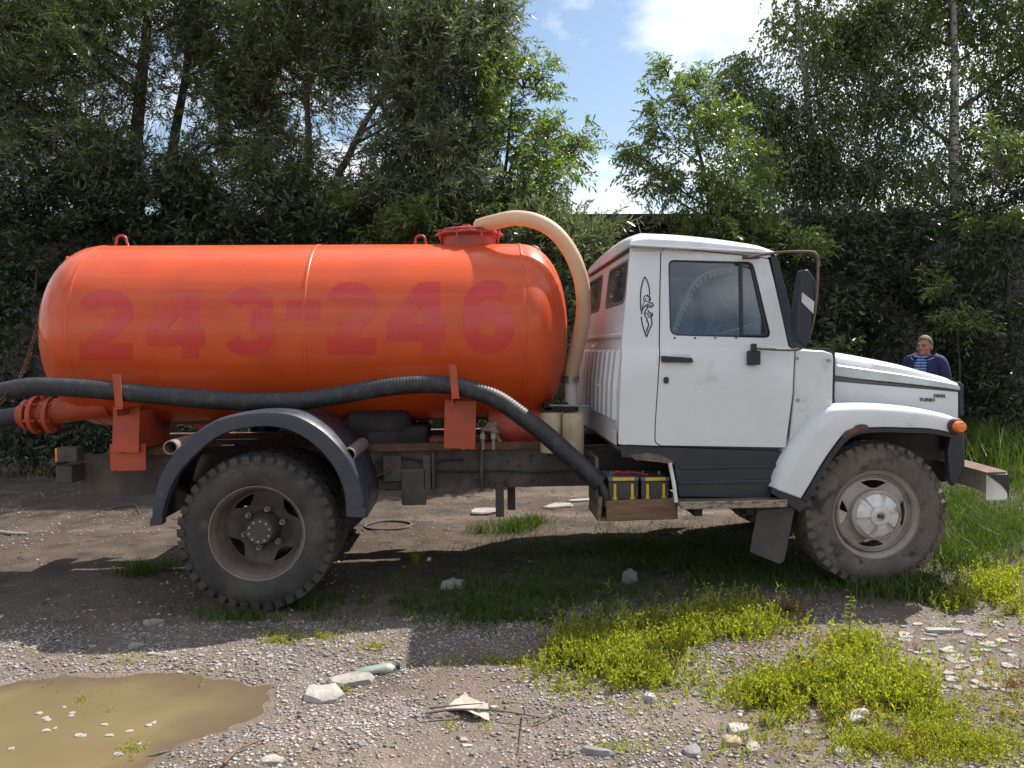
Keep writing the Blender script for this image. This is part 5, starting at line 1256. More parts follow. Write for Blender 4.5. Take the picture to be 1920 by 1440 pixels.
for s in (-1, 1):
    bm = bmesh.new(); tube(bm, spline([(s*.09, .012, 1.36), (s*.180, .012, 1.325), (s*.222, .03, 1.18), (s*.232, .037, 1.05), (s*.226, -.01, .94), (s*.218, -.045, .855)], 4), [.055, .062, .067, .070, .070, .068, .067, .066, .064, .062, .061, .060, .058, .056, .054, .052, .051, .050, .049, .048, .047][:21], 16, cap=False)
    fin(bm, 'sleeve', M['jacket'], jk, 60)
    bm = bmesh.new(); G = []
    for t in np.linspace(0, 1, 7):
        x = s*(.035+.075*math.sin(t*2.2)); y = -.085+.16*t; z = 1.36+.055*math.sin(t*1.6)
        G.append([Vector((x, y, z)), Vector((x+s*.02, y-.012, z+.020)), Vector((x+s*.045, y-.012, z-.012))])
    grid(bm, G); c_ = fin(bm, 'collar', M['jacket'], jk, 60); s_ = c_.modifiers.new('s', 'SOLIDIFY'); s_.thickness = .004
    bm = bmesh.new(); tube(bm, [g[2]+Vector((0, -.004, 0)) for g in G], .004, 6); fin(bm, 'piping', M['piping'], jk, 60)
    bm = bmesh.new(); tube(bm, [(s*.085, .01, .90), (s*.097, -.008, .48), (s*.102, .03, .09)], [.100, .080, .068], 16); fin(bm, 'trouser_leg', M['trousers'], man, 60)
    bm = bmesh.new(); ell((s*.10, -.025, .045), (.050, .135, .05)); fin(bm, 'shoe', M['shoe'], man, 60)
# ------------------------------------------------------------------ foliage
def leafmat(name, c, rough=.42, tr=.35, isl=.35, tc_=(1.5, 1.9, .55), spec=.55):
    return mat(name, c, rough=rough, island=isl, trans=(*tc_, tr), spec=spec)
M['willow'] = leafmat('willow_leaf', (.105, .122, .058), .25, .36, .4, (1.35, 1.6, .6))
M['willowlight'] = leafmat('light_willow_leaf', (.125, .142, .082), .28, .36, .35, (1.2, 1.4, .7))
M['maple'] = leafmat('maple_leaf', (.115, .145, .050), .40, .42)
M['birchleaf'] = leafmat('birch_leaf', (.090, .112, .048), .26, .40)
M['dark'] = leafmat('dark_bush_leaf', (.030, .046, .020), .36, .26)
M['bark'] = mat('dark_bark', (.045, .035, .028), (.08, .062, .05), rough=.9, scale=8, bump=.8, bscale=30, stretch=(4, 4, .8))
M['birchbark'] = mat('birch_bark', (.36, .34, .32), (.03, .028, .026), rough=.7, scale=5, lo=.56, hi=.60, stretch=(1, 1, 5), bump=.4)
M['weed'] = leafmat('bright_weed_leaf', (.23, .26, .035), .5, .45, .55, (1.5, 1.5, .4), .3)
M['weedred'] = leafmat('reddish_weed_leaf', (.20, .095, .035), .6, .3, .4, (1.3, 1.2, .6), .3)
M['grass'] = leafmat('grass_blade', (.060, .095, .022), .5, .35, .45, (1.5, 1.6, .5), .3)
M['drygrass'] = leafmat('dry_stalk', (.26, .21, .12), .7, .2, .3, (1.2, 1.1, .8), .2)
def unit(v): return v/np.maximum(np.linalg.norm(v, axis=-1, keepdims=True), 1e-9)
def leaf_quads(P, D, L, Wd, r_):
    n = len(P); s = unit(np.cross(D, r_.normal(size=(n, 3)))); L = np.asarray(L).reshape(-1, 1); Wd = np.asarray(Wd).reshape(-1, 1)
    mid = P+D*L*.45; nrm = np.cross(D, s)
    return np.stack([P, mid+s*Wd/2, P+D*L-nrm*L*.10, mid-s*Wd/2], 1)
def sprays(C, D, ln, nl, droop, L, Wd, spread, hang, r_, two=True):
    """leaves set along arching twigs -> leaf quads, twig strips"""
    n = len(C); ln = ln*r_.uniform(.6, 1.25, (n, 1, 1)); t = ((np.arange(nl)+.6)/nl)[None, :, None]
    Pp = C[:, None]+D[:, None]*ln*t; Pp = Pp+np.array([0, 0, -1.])*droop*ln*t*t
    T = D[:, None]+np.array([0, 0, -2.])*droop*t; T = unit(T+0*Pp)
    side = unit(np.cross(T, r_.normal(size=(n, 1, 3)))); sg = np.where(np.arange(nl) % 2, 1., -1.)[None, :, None]
    d = unit(T*.75+side*sg*spread+r_.normal(size=Pp.shape)*.28+np.array([0, 0, -hang]))
    sz = r_.uniform(.65, 1.2, (n, nl))
    Lq = leaf_quads(Pp.reshape(-1, 3), d.reshape(-1, 3), (L*sz).ravel(), (Wd*sz).ravel(), r_)
    A = Pp[:, :-1:3]; B = Pp[:, 3::3]; m = min(A.shape[1], B.shape[1]); A, B = A[:, :m].reshape(-1, 3), B[:, :m].reshape(-1, 3)
    w = unit(np.cross(B-A, r_.normal(size=A.shape)))*.0022
    return Lq, np.stack([A-w, A+w, B+w, B-w], 1)
STY = {'willow': dict(ln=.42, nl=16, droop=.28, L=.115, Wd=.021, spread=.55, hang=.12),
       'maple': dict(ln=.38, nl=13, droop=.45, L=.10, Wd=.030, spread=.9, hang=.45),
       'birch': dict(ln=.75, nl=17, droop=.9, L=.068, Wd=.050, spread=.7, hang=.5),
       'dark': dict(ln=.34, nl=12, droop=.35, L=.10, Wd=.034, spread=.9, hang=.3)}
DEN = {'willow': 1.65, 'birch': 1.85, 'maple': 1.0, 'dark': .80}
def tree(name, label, cat, base, trunk, blobs, style, lm, bk, seed, r0=.09, group=None, upw=.5, limbs=5):
    """blobs: (px, py, y, rx px, rz px, ry m, sprays)"""
    r_ = np.random.default_rng(seed); rp_ = random.Random(seed)
    root = empty(name, (base[0], base[1], 0)); tag(root, label, cat, group)
    off = Vector((base[0], base[1], 0)); tr = [Vector((base[0], base[1], -.1))]+[up(a, b, y=y) for a, b, y in trunk]
    tr = spline(tr, 6); Lq, Tq = [], []; bm = bmesh.new()
    nt = len(tr); rad = [r0*(1-.75*i/(nt-1)) for i in range(nt)]
    tube(bm, [p-off for p in tr], rad, 9)
    bb = bmesh.new(); tc0 = Vector((np.mean([p.x for p in tr[nt//3:]]), np.mean([p.y for p in tr[nt//3:]]), np.mean([p.z for p in tr[nt//3:]])))
    for (px, py, y, rx, rz, ry, n) in blobs:
        n = int(n*DEN[style]); c = up(px, py, y=y); k = (y-CAM.y)/F; R3 = np.array([rx*k, ry, rz*k])
        # limb towards the blob
        cand = [(abs((p.z)-(c.z-.7*(Vector((p.x, p.y, 0))-Vector((c.x, c.y, 0))).length))+.3*(p-c).length, i) for i, p in enumerate(tr) if p.z > .3] or [(0, nt-1)]
        i0 = min(cand)[1]; s0 = tr[i0]; mid = s0.lerp(c, .5)+Vector((0, 0, -.05))
        tube(bb, [p-off for p in spline([s0, mid, c], 4)], [rad[i0]*.55*(1-.08*q) for q in range(9)], 6)
        K = max(4, n//(14 if style == 'dark' else 15)); u = unit(r_.normal(size=(K, 3))); rr_ = r_.uniform(.15, 1, (K, 1))**.45
        CC = np.array(c)+u*rr_*R3
        for q in range(min(K, limbs)):
            e = Vector(CC[q]); tube(bb, [p-off for p in spline([c.lerp(s0, .25*rp_.random()), c.lerp(e, .5)+Vector((0, 0, .05)), e], 3)], [.016, .014, .012, .010, .008, .006, .004], 5)
        w = r_.integers(0, K, n); sig = R3*(.10 if style == 'dark' else .16)+.035
        P = CC[w]+r_.normal(size=(n, 3))*sig
        D = unit(unit(P-np.array(tc0))*.55+r_.normal(size=(n, 3))*.55+np.array([0, 0, upw]))
        a, b = sprays(P, D, r_=r_, **STY[style]); Lq.append(a); Tq.append(b)
    fin(bm, 'trunk', bk, root, 60); fin(bb, 'branches', M['bark'], root, 60)['kind'] = 'stuff'
    L_ = np.concatenate(Lq).reshape(-1, 3)-np.array(off); T2 = np.concatenate(Tq).reshape(-1, 3)-np.array(off)
    npmesh('crown', L_, 4, lm, root)['kind'] = 'stuff'; npmesh('twigs', T2, 4, M['bark'], root)['kind'] = 'stuff'
    return root
def bx(px, y): p = up(px, 700, y=y); return (p.x, y)
tree('willow_tree', 'tall willow at the left edge with a dense dark crown and several stems', 'tree', bx(250, 6.6), [(262, 560, 6.6), (255, 300, 6.7), (275, 60, 6.9), (290, -80, 7)],
     [(60, 40, 6.6, 120, 90, 1.1, 520), (35, 190, 6.2, 95, 80, 1., 380), (60, 310, 6., 110, 60, 1., 360), (190, 130, 6.4, 100, 120, 1.1, 560), (195, 290, 6.2, 80, 70, 1., 330), (150, -40, 7, 120, 60, 1., 300), (330, 40, 7, 70, 70, 1., 260), (330, 330, 6.4, 70, 40, .8, 170), (120, 30, 7.2, 120, 60, .8, 300), (100, -180, 7, 200, 110, 1.4, 190), (300, -330, 7, 200, 120, 1.5, 170), (-150, 100, 7, 120, 200, 1.4, 190)], 'willow', M['willow'], M['bark'], 1, .16)
tree('willow_tree', 'willow stem second from the left, forking above the left part of the tank', 'tree', bx(330, 7.2), [(318, 500, 7.2), (322, 300, 7.2), (350, 130, 7.3), (365, -40, 7.3)],
     [(410, 80, 7.2, 80, 110, 1., 480), (430, 240, 7, 75, 100, 1., 430), (390, 370, 6.8, 80, 50, .9, 230), (480, -20, 7, 90, 60, 1, 260), (480, -200, 7.2, 170, 110, 1.4, 190)], 'willow', M['willow'], M['bark'], 2, .13)
tree('willow_tree', 'slender dark stemmed willow standing behind the middle of the tank', 'tree', bx(548, 6.2), [(552, 440, 6.2), (578, 300, 6.2), (575, 150, 6.3), (590, -20, 6.4)],
     [(520, 110, 6.6, 70, 90, .9, 380), (600, 30, 6.6, 90, 70, .9, 380), (530, 320, 6.2, 70, 60, .9, 250), (620, 150, 6.4, 70, 60, .9, 260), (700, 70, 6.4, 80, 80, .9, 380), (600, 380, 6, 80, 45, .8, 200), (500, 220, 6.6, 40, 50, .7, 110), (640, -160, 6.6, 130, 90, 1.2, 160)], 'willow', M['willow'], M['bark'], 3, .085)
tree('willow_tree', 'willow with silvery leaves leaning right behind the tank hatch', 'tree', bx(640, 5.8), [(628, 400, 5.8), (655, 290, 5.8), (720, 170, 5.8), (790, 60, 5.9)],
     [(780, 70, 6, 80, 80, .9, 400), (770, 200, 5.8, 70, 60, .9, 280), (850, 130, 5.8, 75, 90, .9, 420), (830, 270, 5.6, 80, 70, .9, 360), (740, 300, 5.8, 70, 45, .8, 150), (900, 60, 6, 50, 60, .8, 220), (850, 370, 5.3, 80, 55, .8, 330), (760, 370, 5.6, 70, 40, .8, 200), (800, -90, 6.2, 90, 70, 1, 240)], 'willow', M['willowlight'], M['bark'], 4, .08)
tree('ash_leaved_maple', 'light green ash leaved maple reaching into the sky gap right of the willows', 'tree', bx(930, 5.6), [(935, 420, 5.6), (950, 300, 5.6), (960, 180, 5.6)],
     [(930, 190, 5.7, 55, 60, .7, 210), (985, 160, 5.6, 45, 35, .5, 80), (1015, 150, 5.6, 22, 18, .3, 22), (970, 280, 5.5, 70, 50, .7, 210), (1040, 260, 5.5, 45, 28, .4, 60), (1060, 285, 5.4, 30, 22, .3, 30), (1000, 350, 5.2, 65, 40, .6, 180), (960, 400, 5., 70, 40, .6, 180)], 'maple', M['maple'], M['bark'], 5, .05)
tree('willow_shrub', 'silvery willow shrub filling the gap between tank and cab', 'shrub', bx(1030, 4.4), [(1035, 620, 4.4), (1040, 520, 4.4)],
     [(1020, 470, 4.4, 60, 50, .5, 260), (1060, 540, 4.4, 45, 60, .5, 260), (1100, 470, 4.6, 38, 45, .4, 110), (1070, 640, 4.4, 45, 60, .5, 200), (1125, 450, 4.8, 18, 30, .3, 34)], 'willow', M['willowlight'], M['bark'], 6, .03)
tree('shrub', 'yellowish green shrub peeping over the tank just left of the hatch', 'shrub', bx(770, 4.8), [(770, 560, 4.8), (775, 440, 4.8)],
     [(780, 405, 4.8, 50, 28, .4, 110), (690, 385, 5., 50, 30, .4, 90), (800, 430, 4.7, 30, 20, .3, 40), (760, 470, 5, 90, 40, .5, 120)], 'maple', M['maple'], M['bark'], 7, .03)
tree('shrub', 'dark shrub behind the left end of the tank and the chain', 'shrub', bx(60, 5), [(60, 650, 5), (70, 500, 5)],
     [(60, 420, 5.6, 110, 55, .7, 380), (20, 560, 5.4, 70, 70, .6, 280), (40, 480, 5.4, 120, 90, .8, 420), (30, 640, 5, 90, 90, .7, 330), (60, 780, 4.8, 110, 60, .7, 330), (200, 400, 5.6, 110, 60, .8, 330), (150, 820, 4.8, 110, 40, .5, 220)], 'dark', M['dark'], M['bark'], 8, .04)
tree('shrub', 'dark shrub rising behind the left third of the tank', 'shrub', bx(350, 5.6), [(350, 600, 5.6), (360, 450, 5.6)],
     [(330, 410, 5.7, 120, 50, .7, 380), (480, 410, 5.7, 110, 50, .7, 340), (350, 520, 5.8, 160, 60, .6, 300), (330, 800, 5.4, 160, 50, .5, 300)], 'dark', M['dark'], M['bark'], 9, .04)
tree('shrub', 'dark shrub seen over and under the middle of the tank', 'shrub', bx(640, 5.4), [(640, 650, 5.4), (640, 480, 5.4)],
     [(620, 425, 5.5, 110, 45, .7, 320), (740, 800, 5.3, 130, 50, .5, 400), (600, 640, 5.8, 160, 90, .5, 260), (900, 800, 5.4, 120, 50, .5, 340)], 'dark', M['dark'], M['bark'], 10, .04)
tree('shrub', 'leafy shrub behind the tank front under the arched hose', 'shrub', bx(930, 5), [(930, 650, 5), (940, 480, 5)],
     [(900, 430, 5.1, 80, 35, .5, 180), (960, 450, 4.9, 60, 40, .5, 160), (1000, 760, 5, 110, 70, .6, 300), (940, 600, 5.2, 120, 100, .5, 240)], 'willow', M['willow'], M['bark'], 11, .04)
tree('ash_leaved_maple', 'young pale green tree with loose branches left of the birches', 'tree', bx(1330, 6.2), [(1335, 500, 6.2), (1325, 350, 6.2), (1295, 230, 6.2), (1270, 150, 6.2)],
     [(1275, 180, 6.2, 42, 50, .5, 100), (1250, 140, 6.2, 22, 22, .3, 24), (1310, 250, 6.2, 65, 60, .6, 190), (1240, 250, 6.2, 38, 28, .4, 46), (1215, 305, 6.1, 45, 20, .4, 48), (1270, 340, 6.1, 70, 35, .5, 130), (1370, 340, 6.2, 80, 60, .6, 220), (1330, 400, 6.1, 90, 25, .5, 150), (1240, 350, 6.1, 40, 20, .3, 40)], 'maple', M['maple'], M['bark'], 12, .05)
tree('birch_tree', 'drooping birch whose leafy strings hang left of the white trunked one', 'tree', bx(1530, 9), [(1530, 450, 9), (1520, 250, 9), (1500, 60, 9), (1490, -60, 9)],
     [(1390, 150, 9, 40, 60, .7, 80), (1430, 190, 9, 70, 70, .9, 210), (1500, 80, 9.2, 45, 110, .8, 150), (1520, 240, 9, 80, 70, 1., 230), (1470, 320, 8.8, 80, 50, .9, 150), (1580, 150, 9.2, 60, 110, 1., 220), (1570, 330, 8.9, 70, 45, .9, 130), (1600, 40, 9.4, 70, 70, 1, 200), (1560, -160, 9.3, 110, 110, 1.2, 260)], 'birch', M['birchleaf'], M['birchbark'], 13, .10, upw=.1)
tree('birch_tree', 'tall birch with a white trunk at the right side', 'tree', bx(1792, 9), [(1795, 450, 9), (1788, 300, 9), (1790, 120, 9), (1785, -60, 9)],
     [(1690, 40, 9.3, 80, 80, 1., 230), (1700, 200, 9, 75, 80, 1., 220), (1680, 310, 8.8, 80, 50, .9, 150), (1860, 60, 9.2, 90, 90, 1., 270), (1870, 220, 9.2, 70, 90, 1., 250), (1780, 20, 9.6, 60, 60, .8, 130), (1760, 330, 9.6, 60, 50, .8, 90), (1780, -180, 9.3, 150, 130, 1.5, 340), (2000, 60, 9.4, 110, 150, 1.4, 360), (1960, -200, 9.4, 140, 130, 1.4, 300), (2150, -60, 9.4, 140, 170, 1.4, 300)], 'birch', M['birchleaf'], M['birchbark'], 14, .15, upw=.1)  # unseen crown beyond the right edge is added to shade the shrubs
tree('ash_leaved_maple', 'dense green maple filling the right edge above the grass', 'tree', bx(1900, 5.4), [(1890, 560, 5.4), (1880, 400, 5.4)],
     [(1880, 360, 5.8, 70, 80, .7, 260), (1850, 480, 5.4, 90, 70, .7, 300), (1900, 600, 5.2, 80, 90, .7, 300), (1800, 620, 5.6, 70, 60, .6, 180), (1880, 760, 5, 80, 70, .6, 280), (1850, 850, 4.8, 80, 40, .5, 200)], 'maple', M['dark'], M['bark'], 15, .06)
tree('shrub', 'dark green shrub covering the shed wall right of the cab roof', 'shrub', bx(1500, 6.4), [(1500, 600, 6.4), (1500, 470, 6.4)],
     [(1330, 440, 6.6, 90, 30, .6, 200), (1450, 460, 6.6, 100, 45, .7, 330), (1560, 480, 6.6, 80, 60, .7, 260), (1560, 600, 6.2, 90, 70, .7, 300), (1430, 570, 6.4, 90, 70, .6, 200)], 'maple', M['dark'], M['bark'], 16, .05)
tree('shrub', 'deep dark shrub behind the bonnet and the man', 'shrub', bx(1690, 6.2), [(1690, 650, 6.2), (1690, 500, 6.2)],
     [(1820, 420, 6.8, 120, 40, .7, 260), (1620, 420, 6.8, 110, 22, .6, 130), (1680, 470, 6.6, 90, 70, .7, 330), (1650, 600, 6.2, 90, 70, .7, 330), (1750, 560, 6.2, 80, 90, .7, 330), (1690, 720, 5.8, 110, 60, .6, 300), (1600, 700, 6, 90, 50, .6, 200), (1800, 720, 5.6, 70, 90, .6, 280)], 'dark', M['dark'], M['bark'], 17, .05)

tree('shrub', 'light green maple sapling right above the rear of the mirror frame', 'shrub', bx(1470, 5.4), [(1470, 620, 5.4), (1460, 470, 5.4)],
     [(1400, 440, 5.6, 80, 14, .4, 70), (1500, 460, 5.5, 60, 22, .4, 60), (1570, 655, 5.2, 34, 16, .25, 26)], 'maple', M['maple'], M['bark'], 21, .02)
tree('shrub', 'maple sapling with lit leaves hanging over the man', 'shrub', bx(1800, 4.9), [(1800, 700, 4.9), (1790, 580, 4.9)],
     [(1770, 545, 5., 36, 24, .3, 34), (1790, 615, 4.8, 34, 22, .3, 36), (1870, 440, 5., 50, 34, .4, 60), (1880, 300, 5.2, 40, 60, .4, 70)], 'maple', M['maple'], M['bark'], 22, .02)
# ------------------------------------------------------------------ grass and weeds on the ground
def pts_in(ells, seed, rect=None):
    r_ = np.random.default_rng(seed); X, Y = [], []
    for (px, py, rx, ry, n) in ells:
        a = r_.uniform(0, 2*np.pi, n); q = np.abs(r_.normal(size=n))*.62
        sx, sy = px+rx*q*np.cos(a), py+ry*q*np.sin(a)
        dx = fw.x*F+r2.x*(sx-IW/2)+u2.x*(IH/2-sy); dy = fw.y*F+r2.y*(sx-IW/2)+u2.y*(IH/2-sy); dz = fw.z*F+r2.z*(sx-IW/2)+u2.z*(IH/2-sy)
        t = -CAM.z/dz; X.append(CAM.x+dx*t); Y.append(CAM.y+dy*t)
    x, y = np.concatenate(X), np.concatenate(Y); k = fbm(x, y, 5.5, 3, seed)+.10 > r_.uniform(-.12, .12, len(x)); x, y = x[k], y[k]; return x, y, gh(x, y), r_
def blades(ells, seed, h, w, mt, name, lab, lean=.35, cat='grass', kind='stuff', hv=.5):
    x, y, z, r_ = pts_in(ells, seed); n = len(x); P = np.stack([x, y, z-.004], 1)
    H = h*r_.uniform(1-hv, 1+hv*.7, (n, 1)); D = unit(np.stack([r_.normal(size=n)*lean, r_.normal(size=n)*lean, np.ones(n)], 1))
    s = unit(np.cross(D, r_.normal(size=(n, 3))))*w/2; bend = np.stack([r_.normal(size=n), r_.normal(size=n), -np.abs(r_.normal(size=n))*.5], 1)*.22
    m = P+D*H*.55; t = P+D*H+bend*H
    q = np.stack([P-s, P+s, m+s*.8, m-s*.8, m-s*.8, m+s*.8, t+s*.12, t-s*.12], 1).reshape(-1, 3)
    return tag(npmesh(name, q, 4, mt), lab, cat, kind=kind)
def weeds(ells, seed, h, L, Wd, nl, mt, name, lab, cat='weeds', lean=.3, kind='stuff'):
    x, y, z, r_ = pts_in(ells, seed); n = len(x); P = np.stack([x, y, z-.003], 1)
    D = unit(np.stack([r_.normal(size=n)*lean, r_.normal(size=n)*lean, np.ones(n)], 1)); H = h*r_.uniform(.4, 1.3, (n, 1, 1))
    t = ((np.arange(nl)+1)/nl)[None, :, None]; Q = P[:, None]+D[:, None]*H*t+r_.normal(size=(n, nl, 3))*.003
    d = unit(D[:, None]*.55+r_.normal(size=(n, nl, 3))*.62+np.array([0, 0, .18])); sz = r_.uniform(.6, 1.25, (n, nl))*(1.15-.35*t[..., 0])
    L4 = leaf_quads(Q.reshape(-1, 3), d.reshape(-1, 3), (L*sz).ravel(), (Wd*sz).ravel(), r_)
    s = unit(np.cross(D, r_.normal(size=(n, 3))))*.0009; E_ = P+D*H[:, 0]
    S4 = np.stack([P-s, P+s, E_+s*.5, E_-s*.5], 1)
    return tag(npmesh(name, np.concatenate([L4, S4]).reshape(-1, 3), 4, mt), lab, cat, kind=kind)
weeds([(1160, 1225, 120, 48, 2600), (1075, 1235, 60, 28, 620), (1200, 1265, 80, 25, 500), (1290, 1185, 90, 30, 900), (1390, 1175, 100, 28, 800), (1250, 1215, 60, 25, 350)], 41, .095, .023, .009, 12, M['weed'], 'weed_patch', 'bright yellow green knotweed patch left of centre in the sunny foreground')
weeds([(1540, 1300, 150, 40, 1700), (1450, 1310, 60, 35, 550), (1640, 1270, 80, 35, 550), (1600, 1220, 60, 26, 350), (1690, 1330, 60, 30, 350), (1560, 1345, 130, 22, 500)], 42, .080, .022, .0085, 12, M['weed'], 'weed_patch', 'broad yellow green knotweed patch right of centre in the sunny foreground')
weeds([(1800, 1400, 170, 50, 1100), (1640, 1400, 90, 40, 350), (1880, 1350, 60, 40, 300), (1720, 1380, 90, 30, 300)], 43, .045, .015, .005, 9, M['weed'], 'weed_patch', 'thin green weeds in the lower right corner')
weeds([(1870, 1110, 70, 40, 900), (1800, 1130, 50, 22, 300), (1900, 1150, 50, 25, 300)], 44, .09, .022, .009, 12, M['weed'], 'weed_patch', 'sunlit leafy weeds at the right edge beyond the front wheel')
weeds([(1560, 1220, 170, 36, 420), (1750, 1400, 150, 40, 420), (1600, 1330, 150, 50, 350), (1480, 1150, 60, 20, 200), (1900, 1290, 60, 60, 120)], 45, .05, .011, .004, 9, M['weedred'], 'weed_patch', 'reddish withered weeds mixed among the green ones on the right')
weeds([(600, 1190, 90, 22, 160), (520, 1200, 60, 16, 90), (700, 1215, 40, 10, 60), (950, 1240, 260, 18, 220), (1050, 1290, 240, 50, 160), (1300, 1300, 200, 50, 350), (650, 1292, 30, 14, 60), (570, 1180, 130, 20, 120), (880, 1355, 60, 12, 60), (1150, 1400, 200, 30, 80), (230, 1240, 260, 18, 60)], 46, .032, .012, .005, 8, M['weed'], 'seedlings', 'scattered small green seedlings on the bare gravel')
blades([(1250, 1040, 330, 50, 13000), (1050, 1110, 300, 50, 7000), (900, 1140, 180, 40, 1900), (1400, 1080, 260, 40, 4000), (960, 1160, 220, 26, 1400), (700, 1130, 260, 30, 1400), (480, 1155, 130, 14, 1200), (1600, 1095, 180, 20, 1500)], 51, .07, .0045, M['grass'], 'grass', 'dark grass growing in the shade under the truck')
blades([(1850, 1000, 120, 70, 5200), (1800, 950, 90, 50, 2600), (1900, 900, 80, 40, 2600), (1790, 1050, 70, 40, 1200), (1700, 1115, 130, 22, 900)], 52, .14, .006, M['grass'], 'grass', 'tall green grass beyond the front bumper', lean=.25)
blades([(965, 993, 48, 12, 1000), (1000, 985, 30, 9, 300), (900, 998, 40, 6, 160)], 53, .11, .005, M['grass'], 'grass_tuft', 'sunlit grass tuft beyond the frame posts')
blades([(265, 1068, 26, 8, 420), (312, 1064, 22, 8, 420), (250, 1076, 60, 8, 200)], 54, .10, .005, M['grass'], 'grass_tuft', 'short grass tufts beside the back of the rear wheel')
blades([(580, 1138, 26, 5, 260)], 55, .12, .004, M['grass'], 'grass_tuft', 'spiky grass tuft in front of the rear wheel tread')
blades([(780, 1058, 8, 3, 60)], 56, .10, .005, M['weed'], 'grass_tuft', 'small lit grass tuft in the truck shadow')
blades([(210, 890, 160, 10, 1500), (60, 880, 90, 10, 400)], 57, .14, .006, M['drygrass'], 'dry_grass', 'dry straw coloured grass at the foot of the bushes behind the tail')
blades([(1850, 870, 100, 30, 1800), (1880, 840, 60, 20, 900)], 58, .5, .010, M['grass'], 'tall_grass', 'knee high grass at the foot of the maple on the right', lean=.15)
blades([(1650, 1230, 260, 60, 450), (1800, 1300, 140, 60, 300), (1400, 1250, 120, 40, 150)], 59, .06, .002, M['drygrass'], 'dry_stalks', 'thin dry stalks among the weeds', lean=.6)
weeds([(155, 1305, 16, 12, 40), (205, 1325, 16, 14, 40), (245, 1345, 18, 12, 60), (245, 1395, 25, 18, 60), (375, 1275, 25, 6, 20), (150, 1300, 110, 40, 40)], 47, .05, .012, .006, 7, M['weed'], 'water_weeds', 'small green plants rising out of the puddle', lean=.2)
weeds([(1160, 1215, 110, 36, 130), (1380, 1170, 110, 26, 110), (1580, 1280, 150, 45, 190), (1700, 1310, 90, 40, 90), (1860, 1120, 60, 30, 70)], 49, .17, .024, .009, 20, M['weed'], 'taller_weeds', 'taller leafy stems rising above the bright weed patches', lean=.22)
# single plants
def tall_weed(px, py, h, nl, L, Wd, mt, lab, seed, name='tall_weed', droop=.3, lean=(0, 0)):
    r_ = np.random.default_rng(seed); p = gp(px, py); root = empty(name, p); tag(root, lab, 'plant')
    S_ = spline([(0, 0, -.01), (lean[0]*.4*h, lean[1]*h*.4, h*.5), (lean[0]*h, lean[1]*h, h)], 8); bm = bmesh.new(); tube(bm, S_, [.003*(1-.6*i/len(S_)) for i in range(len(S_))], 6); fin(bm, 'stem', mt, root, 60)
    i = (np.linspace(1, len(S_)-1, nl)).astype(int); P = np.array([S_[k] for k in i]); a = np.arange(nl)*2.4
    D = unit(np.stack([np.cos(a), np.sin(a), np.full(nl, .35)-droop*(1-np.arange(nl)/nl)], 1)+r_.normal(size=(nl, 3))*.15); sz = 1.1-.55*np.arange(nl)/nl
    q = leaf_quads(P, D, L*sz, Wd*sz, r_); D2 = unit(D+np.array([0, 0, -.9])); q2 = leaf_quads(P+D*(L*sz)[:, None]*.55, D2, L*sz*.6, Wd*sz*.8, r_)
    npmesh('leaves', np.concatenate([q, q2]).reshape(-1, 3), 4, mt, root); return root
tall_weed(1590, 1230, .30, 46, .045, .009, M['weed'], 'tallest single weed with narrow curling leaves, standing in the right weed patch', 1, lean=(.05, 0))
tall_weed(1376, 1150, .19, 34, .018, .006, M['weed'], 'left of the two slim seed stalks behind the weed patches', 2, 'seed_stalk', lean=(.02, 0))
tall_weed(1408, 1155, .185, 34, .018, .006, M['weed'], 'right of the two slim seed stalks behind the weed patches', 3, 'seed_stalk', lean=(.05, 0))
tall_weed(675, 1130, .14, 22, .025, .007, M['grass'], 'upright green weed in the shadow right of the rear wheel', 4, lean=(.05, 0))
tall_weed(1752, 1075, .42, 40, .05, .012, M['grass'], 'tall thin weed in front of the front tyre', 5, lean=(-.02, 0))
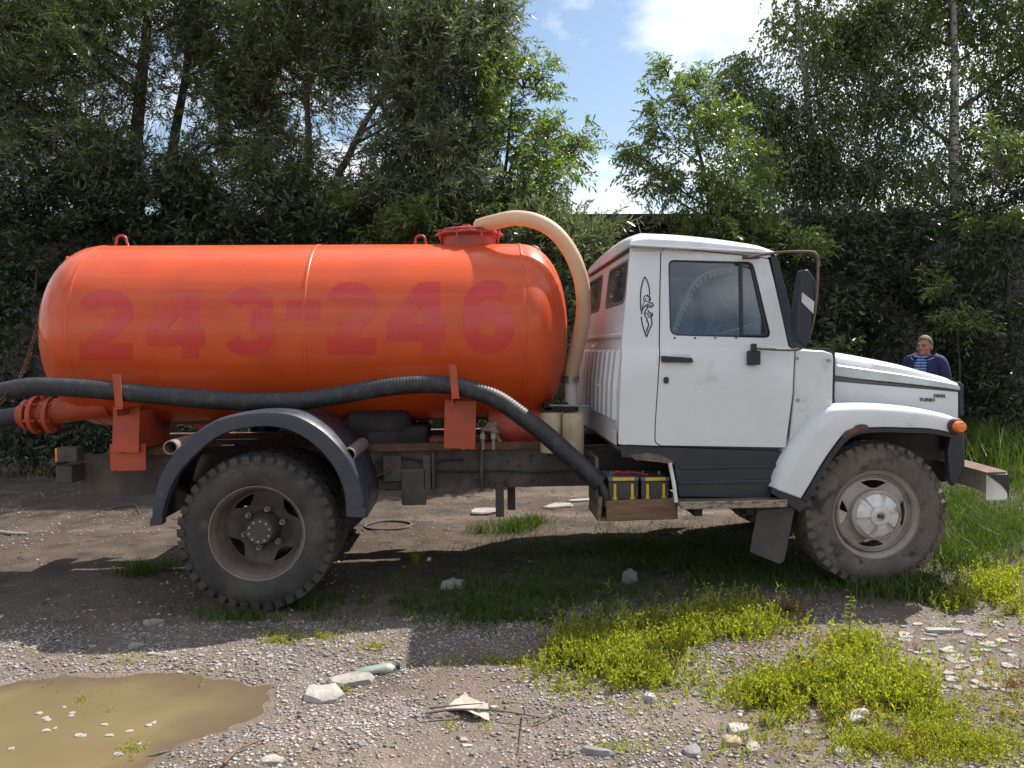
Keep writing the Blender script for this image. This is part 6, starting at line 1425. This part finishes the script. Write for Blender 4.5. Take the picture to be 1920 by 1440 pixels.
def burdock(px, py, n, L, lab, seed):
    r_ = np.random.default_rng(seed); p = gp(px, py); root = empty('broadleaf_weed', p); tag(root, lab, 'plant')
    for k in range(n):
        a = 2*math.pi*k/n+r_.uniform(-.3, .3); l_ = L*r_.uniform(.6, 1.1); el = r_.uniform(.3, 1.0); bm = bmesh.new(); G = []
        for t in np.linspace(0, 1, 7):
            rad = l_*(.25+t*.9)*math.cos(el*(1-.5*t)); z = l_*(.2+t)*math.sin(el)*(1-.35*t); w = l_*.30*math.sin(math.pi*min(1, t*.93+.07))**.8
            c = Vector((rad*math.cos(a), rad*math.sin(a), z)); sdv = Vector((-math.sin(a), math.cos(a), 0))
            G.append([c-sdv*w+Vector((0, 0, .2*w)), c, c+sdv*w+Vector((0, 0, .2*w))])
        grid(bm, G); fin(bm, 'leaf', M['grass'], root, 60)
burdock(1735, 1095, 12, .13, 'broad leaved weed in front of the front tyre', 3)
burdock(1450, 1318, 6, .045, 'small broad leaved plant in the left part of the right weed patch', 4)
burdock(1830, 1060, 9, .12, 'broad leaved weed right of the front tyre below the bumper', 5)
# twigs and straw lying about
def litter(n, xr, yr_, L, w, mt, name, lab, seed):
    r_ = np.random.default_rng(seed); x, y = r_.uniform(*xr, n), r_.uniform(*yr_, n); k = ~(pdist(x, y, PUD) < .15); x, y = x[k], y[k]; n = len(x)
    P = np.stack([x, y, gh(x, y)+.005], 1); a = r_.normal(size=n)*.7; l_ = L*r_.uniform(.3, 1.4, n)
    Q = P.copy(); Q[:, 0] += np.cos(a)*l_; Q[:, 1] += np.sin(a)*l_; Q[:, 2] = gh(Q[:, 0], Q[:, 1])+r_.uniform(.003, .012, n); s = unit(np.cross(Q-P, np.array([0, .5, 1.])))*w/2
    up_ = np.array([0, 0, w*.7]); A = np.stack([P-s, P+up_, Q+up_*.5, Q-s*.5], 1); B = np.stack([P+up_, P+s, Q+s*.5, Q+up_*.5], 1)
    return tag(npmesh(name, np.concatenate([A, B]).reshape(-1, 3), 4, mt), lab, 'litter', kind='stuff')
litter(900, (-4.5, 7), (-1.2, 4.2), .10, .006, M['bark'], 'fallen_twigs', 'dark fallen twigs strewn over the mud beyond the truck', 71)
litter(500, (-4.5, 7), (-3.6, 4.2), .06, .004, M['drygrass'], 'straw', 'bits of dry straw scattered over the whole yard', 72)
weeds([(1750, 1340, 190, 100, 700), (1500, 1390, 260, 50, 420), (1860, 1250, 90, 60, 160)], 48, .045, .014, .0055, 9, M['weed'], 'weed_patch', 'loose thin weeds between the slate chips and the lower right corner')
